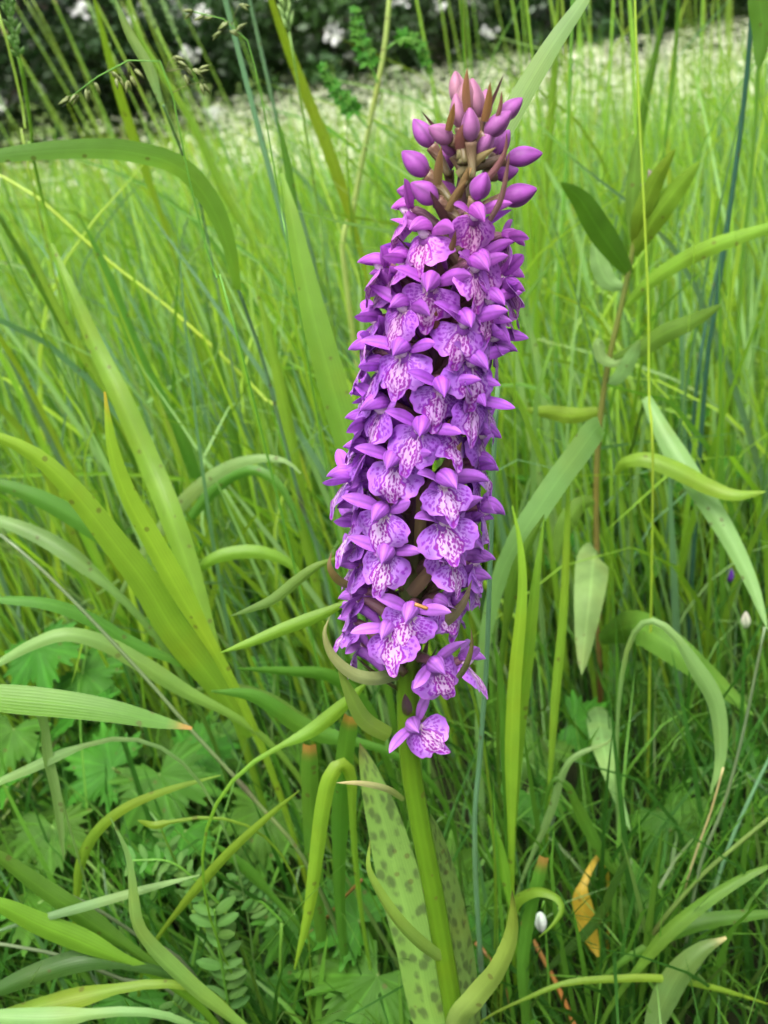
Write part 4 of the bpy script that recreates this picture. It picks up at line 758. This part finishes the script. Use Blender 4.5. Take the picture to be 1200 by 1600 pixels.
# ------------------------------------------------------------------ the rest of the meadow: uncountable grass
def field(name, label, N, yr, power, hr, wr, segs, lean, pal, clump=0.0, keep=None, xspread=.62, box=None):
    y = yr[0] + (yr[1] - yr[0]) * nr.random(N) ** power; x = nr.uniform(-1, 1, N) * (xspread * y + .12)
    if box:
        x = nr.uniform(-box, box, N); keep = keep or (lambda x, y: (y < -.32) | (np.abs(x) > .5 * y + .40))
    if keep is not None:
        m = keep(x, y); x, y = x[m], y[m]; N = len(x)
    h = nr.uniform(hr[0], hr[1], N) * (.75 + .5 * nr.random(N)); wd = nr.uniform(wr[0], wr[1], N)
    a = nr.uniform(0, 2 * math.pi, N); ln = nr.uniform(0, lean, N) * h; droop = np.where(nr.random(N) < .25, nr.uniform(.1, .5, N), 0) * h
    fa = nr.uniform(0, math.pi, N); s = np.linspace(0, 1, segs + 1)
    dx, dy = np.cos(a), np.sin(a)
    off = ln[:, None] * s ** 1.7 + droop[:, None] * s ** 4
    px = x[:, None] + dx[:, None] * off - (.10 * (x < .05) + .03)[:, None] * h[:, None] * s ** 1.3
    py = y[:, None] + dy[:, None] * off; pz = ground_z(x, y)[:, None] + h[:, None] * s - (droop[:, None] * .8) * s ** 5
    W = wd[:, None] * np.minimum(1, .6 + 1.5 * s) * (1 - s ** 3) ** .8 / 2 + 1e-5
    sx, sy = np.cos(fa)[:, None], np.sin(fa)[:, None] * .5; tw = (nr.uniform(-.8, .8, N)[:, None] * s); sx, sy = sx * np.cos(tw) - sy * np.sin(tw), sx * np.sin(tw) + sy * np.cos(tw)
    A = np.stack([px - sx * W, py - sy * W, pz], -1); B = np.stack([px + sx * W, py + sy * W, pz], -1)
    V = np.stack([A, B], 2).reshape(-1, 3).astype(np.float32)
    i0 = (np.arange(N)[:, None] * (segs + 1) * 2 + np.arange(segs)[None] * 2).ravel(); Fq = np.stack([i0, i0 + 1, i0 + 3, i0 + 2], 1)
    pc = np.array([GC[p] for p in pal]); c = pc[nr.integers(0, len(pal), N)] * nr.uniform(.75, 1.2, (N, 1)) * (1 + .22 * sstep(.6, 3, y))[:, None]; C = np.repeat(c[:, None, :], (segs + 1) * 2, 1)  # colour brightens with distance, painting in the open-sky light on the far field
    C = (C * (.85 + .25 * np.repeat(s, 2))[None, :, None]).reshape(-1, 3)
    UVv = np.stack([np.tile([0, 1], N * (segs + 1)), np.tile(np.repeat(s, 2), N)], 1)
    me = bpy.data.meshes.new(name); me.vertices.add(len(V)); me.vertices.foreach_set('co', V.ravel()); nf = len(Fq)
    me.loops.add(nf * 4); me.loops.foreach_set('vertex_index', Fq.ravel().astype(np.int32)); me.polygons.add(nf)
    me.polygons.foreach_set('loop_start', np.arange(0, nf * 4, 4, dtype=np.int32)); me.polygons.foreach_set('use_smooth', np.ones(nf, bool))
    me.uv_layers.new(name='UVMap').data.foreach_set('uv', UVv[Fq.ravel()].astype(np.float32).ravel())
    c4 = np.ones((len(V), 4), np.float32); c4[:, :3] = C; me.color_attributes.new('Col', 'FLOAT_COLOR', 'POINT').data.foreach_set('color', c4.ravel())
    me.materials.append(M_FIELD); me.update(); me.validate()
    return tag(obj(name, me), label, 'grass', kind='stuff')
PAL = ['bright', 'bright', 'lime', 'mid', 'lime', 'pale', 'blue', 'pale', 'bright']
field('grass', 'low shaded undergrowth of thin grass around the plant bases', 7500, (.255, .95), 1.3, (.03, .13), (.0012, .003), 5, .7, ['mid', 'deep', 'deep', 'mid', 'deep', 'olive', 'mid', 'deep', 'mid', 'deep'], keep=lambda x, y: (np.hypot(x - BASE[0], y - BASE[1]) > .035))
field('grass', 'thick green grass behind the orchid and the traced stalks', 6500, (.42, 1.25), .9, (.13, .30), (.0015, .0045), 7, .35, PAL)
field('grass', 'bright meadow grass filling the middle of the field', 24000, (1.1, 4.5), 1.1, (.15, .32), (.002, .0048), 5, .35, PAL, xspread=.55)
field('grass', 'far meadow grass running up to the hedge', 38000, (4.0, 21), 1.25, (.20, .42), (.006, .018), 3, .3, PAL + ['pale', 'straw', 'yellow'], xspread=.6)

field('grass', 'unseen meadow grass added round the camera to shade the low plants', 11000, (-1.3, .42), 1.0, (.20, .40), (.002, .005), 5, .25, ['mid', 'bright', 'mid', 'deep'], xspread=0, keep=None, box=1.3)  # out of view, added to keep low sky light off the plant bases
field('grass', 'thick side grass on both flanks of the orchid clearing', 11000, (.12, 1.6), 1.0, (.16, .36), (.002, .005), 6, .3, PAL + ['mid'], box=1.5, keep=lambda x, y: np.abs(x) > .56 * y + .15)
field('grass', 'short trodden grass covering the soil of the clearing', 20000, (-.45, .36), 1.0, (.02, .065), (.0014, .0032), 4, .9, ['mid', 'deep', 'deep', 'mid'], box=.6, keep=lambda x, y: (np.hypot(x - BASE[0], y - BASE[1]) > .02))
field('grass', 'outer meadow grass beyond the flanks of the view', 14000, (1.2, 9), 1.2, (.22, .45), (.004, .010), 4, .3, PAL, box=7, keep=lambda x, y: np.abs(x) > .5 * y)
FG = []
for q, (hd, hc, nm) in enumerate([((.05, .0022, .06), 'pale', 'narrow pale'), ((.06, .0025, .05), 'straw', 'narrow straw-coloured'), ((.07, .010, .9), 'olive', 'loose brownish'), ((.06, .007, .7), 'pale', 'loose pale green')]):
    t = thing('flowering_grass', 'tall thin grass stem with a %s seed head above the meadow' % nm, 'grass', (0, 0, 0), 'grass stems with %s seed heads' % nm); h = .46 + .04 * q
    P = [np.zeros(3), np.array([.004, 0, h * .5]), np.array([-.01, 0, h * .85]), np.array([-.02, 0, h])]
    culm('stalk', P, .0011, .0006, GC['bright'], t, np.zeros(3), (.4,), m=6, ns=14); flower_head(t, np.zeros(3), P[-2:], hd, GC[hc]); FG.append(t)
for q in range(84):
    left = q % 2; k = (q // 2) % 2 + (0 if left else 2); o = FG[k] if q in (1, 3, 0, 2) else copy_tree(FG[k])
    y = rnd.uniform(.6, 1.8); x = (rnd.uniform(-.46, -.03) if left else rnd.uniform(.08, .42)) * y
    o.location = (x, y, float(ground_z(x, y))); o.rotation_euler = (rnd.uniform(-.06, .06), (-.16 if left else .02) + rnd.uniform(-.1, .1), rnd.uniform(-.4, .4)); s = rnd.uniform(.85, 1.3); o.scale = (s, s, s)

# ------------------------------------------------------------------ cow parsley in the far field
def umbel_mesh(seed):
    rr = random.Random(seed); parts = []
    for k in range(11):
        a = k * 2.4; r = .028 * math.sqrt(k / 11); c = np.array([math.cos(a) * r, math.sin(a) * r, .012 - r * .25])
        parts.append((*tube(np.array([[0, 0, -.02], c * .6 + [0, 0, -.004], c]), np.array([.0006] * 3), 4), (.45, .55, .3)))
        for j in range(5):
            b = j * 1.257 + k; q = c + np.array([math.cos(b), math.sin(b), rr.uniform(-.2, .4)]) * .005; nn = 5
            ring = [q + np.array([math.cos(i * 1.257), math.sin(i * 1.257), .15 * (-1) ** i]) * .0042 for i in range(nn)]
            parts.append((np.array(ring), [tuple(range(nn))], None, (.70, .72, .56)))
    v, f, uv, c = join(parts); return mesh('umbel_shape', v, f, M_WHITE, uv, c, False)
UMB = [umbel_mesh(s) for s in range(3)]
cps = []
for q in range(4):
    t = thing('cow_parsley', 'white-flowered cow parsley standing in the far field before the hedge', 'cow parsley', (0, 0, 0), 'cow parsley in the far field'); rr = random.Random(300 + q); h = .55 + .05 * q
    culm('stalk', [np.zeros(3), np.array([.01, 0, h * .5]), np.array([.0, .01, h - .02])], .003, .0015, (.13, .22, .05), t, np.zeros(3), m=5, ns=6)
    for k in range(4):
        a = k * 1.9 + q; tp = np.array([math.cos(a) * .07, math.sin(a) * .07, h - .05 * k]) if k else np.array([0, .01, h]); br = culm('branch', [np.array([.006, .005, h * .55]), tp * [.6, .6, 1] - [0, 0, .08], tp - [0, 0, .02]], .0015, .001, (.13, .22, .05), t, np.zeros(3), m=4, ns=5)
        u = put('umbel', UMB[(q + k) % 3], t, (1, 1, 1)); u.location = tp; s = rr.uniform(.7, 1.1); u.scale = (s, s, s)
    cps.append(t)
NC = 170
for q in range(NC):
    o = cps[q] if q < 4 else copy_tree(cps[q % 4]); y = 3.6 + 10 * (q / NC) ** 1.3; x = rnd.uniform(-.12, .5) * y if rnd.random() < .75 else rnd.uniform(-.5, .5) * y
    o.location = (x, y, float(ground_z(x, y))); o.rotation_euler = (rnd.uniform(-.1, .1), rnd.uniform(-.15, .1), rnd.uniform(0, 6.28)); s = rnd.uniform(.8, 1.15); o.scale = (s, s, s)
N = 15000; y = 4.5 + 15 * nr.random(N) ** .9; x = np.where(nr.random(N) < .7, nr.uniform(-.1, .6, N), nr.uniform(-.6, .6, N)) * y; h = nr.uniform(.34, .64, N); V, Fq = [], []
cz = ground_z(x, y) + h; a0 = nr.uniform(0, 6, N); rr_ = nr.uniform(.005, .017, N) * (.6 + y / 16)
for k in range(6): V.append(np.stack([x + np.cos(a0 + k * 1.047) * rr_, y + np.sin(a0 + k * 1.047) * rr_, cz + (.010 if k % 2 else -.004) + nr.uniform(-.006, .006, N)], 1))
V = np.stack(V, 1).reshape(-1, 3); Fq = [tuple(range(i * 6, i * 6 + 6)) for i in range(N)]
o = obj('cow_parsley_field', mesh('cow_parsley_field', V, Fq, M_WHITE, None, np.broadcast_to((.68, .71, .50), (len(V), 3)), False)); o.color = (1, 1, 1, 1)
tag(o, 'pale haze of countless white flower heads across the far field', 'flowers', kind='stuff')
# tiny pink flower far behind
pk = at(410, 408, 1.15); pf = thing('pink_flower', 'tiny magenta flower on a thin stalk far out in the meadow', 'flower', (pk[0], pk[1], float(ground_z(pk[0], pk[1])))); PB = np.array(pf.location)
culm('stalk', [PB, (PB + pk) / 2 + np.array([.005, 0, 0]), pk], .0006, .0005, GC['mid'], pf, PB, m=5, ns=8)
for k in range(5):
    b = put('petal', BUDM[0], pf, (.55, .05, .30)); a = k * 1.257; d = np.array([math.cos(a), -.3, math.sin(a)]); d = unit(d); xv = unit(np.cross(d, [0, 1, 0])); zv = np.cross(xv, d); M = np.stack([xv * .004, d * .006, zv * .002], 1); c = pk + d * .003
    b.matrix_local = Matrix(((*M[0], c[0] - PB[0]), (*M[1], c[1] - PB[1]), (*M[2], c[2] - PB[2]), (0, 0, 0, 1)))

# ------------------------------------------------------------------ hedge of trees and shrubs
def crown_mesh(seed, nclump, leaves, hgt, wid, low, size, col):
    g = np.random.default_rng(seed); V, C = [], []
    cc = np.stack([g.normal(0, wid * .42, nclump), g.normal(0, wid * .36, nclump), low + (hgt - low) * g.random(nclump) ** .85], 1)
    tap = 1 - .5 * np.clip((cc[:, 2] / hgt - .55) / .45, 0, 1); cc[:, :2] *= tap[:, None]
    per = leaves // nclump
    for c in cc:
        r = g.uniform(.28, .6) * wid * .42; p = g.normal(0, 1, (per, 3)); p = unit(p) * (g.random((per, 1)) ** .45) * r * np.array([1, 1, .75]) + c
        nn = unit(g.normal(0, 1, (per, 3)) + np.array([0, 0, .8])); u = unit(np.cross(nn, g.normal(0, 1, (per, 3)))); v = np.cross(nn, u); s = size * g.uniform(.6, 1.3, (per, 1))
        V.append(np.stack([p - u * s, p - v * s * .5, p + u * s, p + v * s * .5], 1)); C.append(np.repeat((np.array(col) * g.uniform(.65, 1.35) * g.uniform(.8, 1.2, (per, 1)))[:, None, :], 4, 1))
    V = np.concatenate(V).reshape(-1, 3); C = np.concatenate(C).reshape(-1, 3); n_ = len(V) // 4
    return mesh('crown_shape', V, [(4 * i, 4 * i + 1, 4 * i + 2, 4 * i + 3) for i in range(n_)], M_TREELEAF, np.tile([[.1, 0], [.3, .5], [.1, 1], [.3, .5]], (n_, 1)), C, False), cc
def trunk_mesh(seed, hgt, cc, r):
    g = np.random.default_rng(seed); top = np.array([g.normal(0, .15), g.normal(0, .15), hgt * .8]); P = catmull([np.zeros(3), np.array([.05, .03, hgt * .3]), top], 10); parts = [tube(P, np.linspace(r, r * .2, 10), 8)]
    for c in cc[g.permutation(len(cc))[:14]]:
        s = P[int(np.clip(c[2] / hgt * 9 - 2, 1, 8))]; parts.append(tube(catmull([s, (s + c) / 2 + np.array([0, 0, .1]), c], 6), np.linspace(r * .4, r * .08, 6), 5))
    v, f, uv, _ = join(parts); return mesh('trunk_shape', v, f, M_BARK)
TR = []
for q, (hgt, wid, low, nc, nl, sz, col) in enumerate([(5.2, 3.4, .35, 46, 8000, .085, (.020, .05, .012)), (6.0, 3.2, .5, 44, 8000, .08, (.016, .042, .012)), (4.2, 3.0, .25, 40, 7000,   .075, (.03, .068, .014))]):
    cm, cc = crown_mesh(40 + q, nc, nl, hgt, wid, low, sz, col); TR.append((cm, trunk_mesh(60 + q, hgt, cc, .13 + .02 * q)))
TREES = [(-9.5, 16.5, 0, 1.0, 'broad dark hedge tree at the far end of the field'), (-7.2, 15.2, 2, .9, 'low bushy tree with pale sky showing between its leaves'), (-5.0, 16.2, 1, 1.05, 'dark tall hedge tree behind the upright pale grass spike'),
         (-2.9, 17.2, 0, 1.0, 'spreading dark tree in the hedge behind the drooping spikelets'), (-.9, 18.2, 2, 1.1, 'mid green hedge tree behind the blue-green stalks'), (1.4, 19, 1, 1.0, 'dark hedge tree beyond the umbellifer leaves'), (3.7, 19.6, 0, 1.0, 'rounded hedge tree beyond the orchid tip'),
         (6.0, 20.2, 2, 1.1, 'green hedge tree beyond the white flower field'), (8.4, 20.8, 1, 1.0, 'dark hedge tree behind the rush-like stems'), (10.9, 21.4, 0, 1.0, 'last hedge tree beyond the far corner of the field')]
for q, (x, y, kind, s, lb) in enumerate(TREES):
    t = thing('hedge_tree', lb, 'tree', (x, y, float(ground_z(x, y))), 'trees of the far hedge'); t.rotation_euler = (0, 0, q * 1.7); t.scale = (s, s, s)
    obj('crown', TR[kind][0], t); obj('trunk', TR[kind][1], t)
for q in range(11):
    x = -11.5 + q * 2.4; y = 20.3 + q * .5; t = thing('hedge_tree', 'dark tree in the second row standing behind the hedge', 'tree', (x, y, float(ground_z(x, y))), 'second row of trees behind the hedge'); t.rotation_euler = (0, 0, q * 2.3 + 1); s = 1.05 + .06 * (q % 3); t.scale = (s, s, s)
    obj('crown', TR[q % 3][0], t); obj('trunk', TR[q % 3][1], t)
# low shrubs that close the hedge near the ground, some with white blossom
sm, scc = crown_mesh(77, 30, 5200, 1.9, 2.3, .08, .06, (.024, .056, .013)); st = trunk_mesh(78, 1.7, scc, .05)
blo = []; nr = np.random.default_rng(5)
for k in range(20):
    c = scc[k % 30] + nr.normal(0, .25, 3); c[2] = abs(c[2]) + .2
    for j in range(22):
        p = c + nr.normal(0, .06, 3); u = unit(nr.standard_normal(3)); v_ = unit(np.cross(u, nr.standard_normal(3))); blo.append(np.array([p - u * .04, p - v_ * .04, p + u * .04, p + v_ * .04]))
bm_ = mesh('blossom_shape', np.concatenate(blo), [(4 * i, 4 * i + 1, 4 * i + 2, 4 * i + 3) for i in range(len(blo))], M_WHITE, None, np.broadcast_to((.78, .78, .76), (len(blo) * 4, 3)), False)
for q in range(15):
    x = -9.6 + q * 1.45; y = 14.4 + (x + 9.5) * .30 + rnd.uniform(-.3, .3); fl = q in (0, 2, 3, 5, 6, 8)
    t = thing('hedge_shrub', 'low hedge shrub dotted with white blossom under the trees' if fl else 'low dark green hedge shrub without blossom under the trees', 'shrub', (x, y, float(ground_z(x, y))), 'blossoming shrubs of the hedge' if fl else 'green shrubs of the hedge')
    t.rotation_euler = (0, 0, q * 2.1); s = rnd.uniform(.85, 1.15); t.scale = (s, s, s * rnd.uniform(.8, 1.05)); obj('crown', sm, t); obj('trunk', st, t)
    if fl: b = obj('blossom', bm_, t); b.color = (1, 1, 1, 1); b['kind'] = 'stuff'
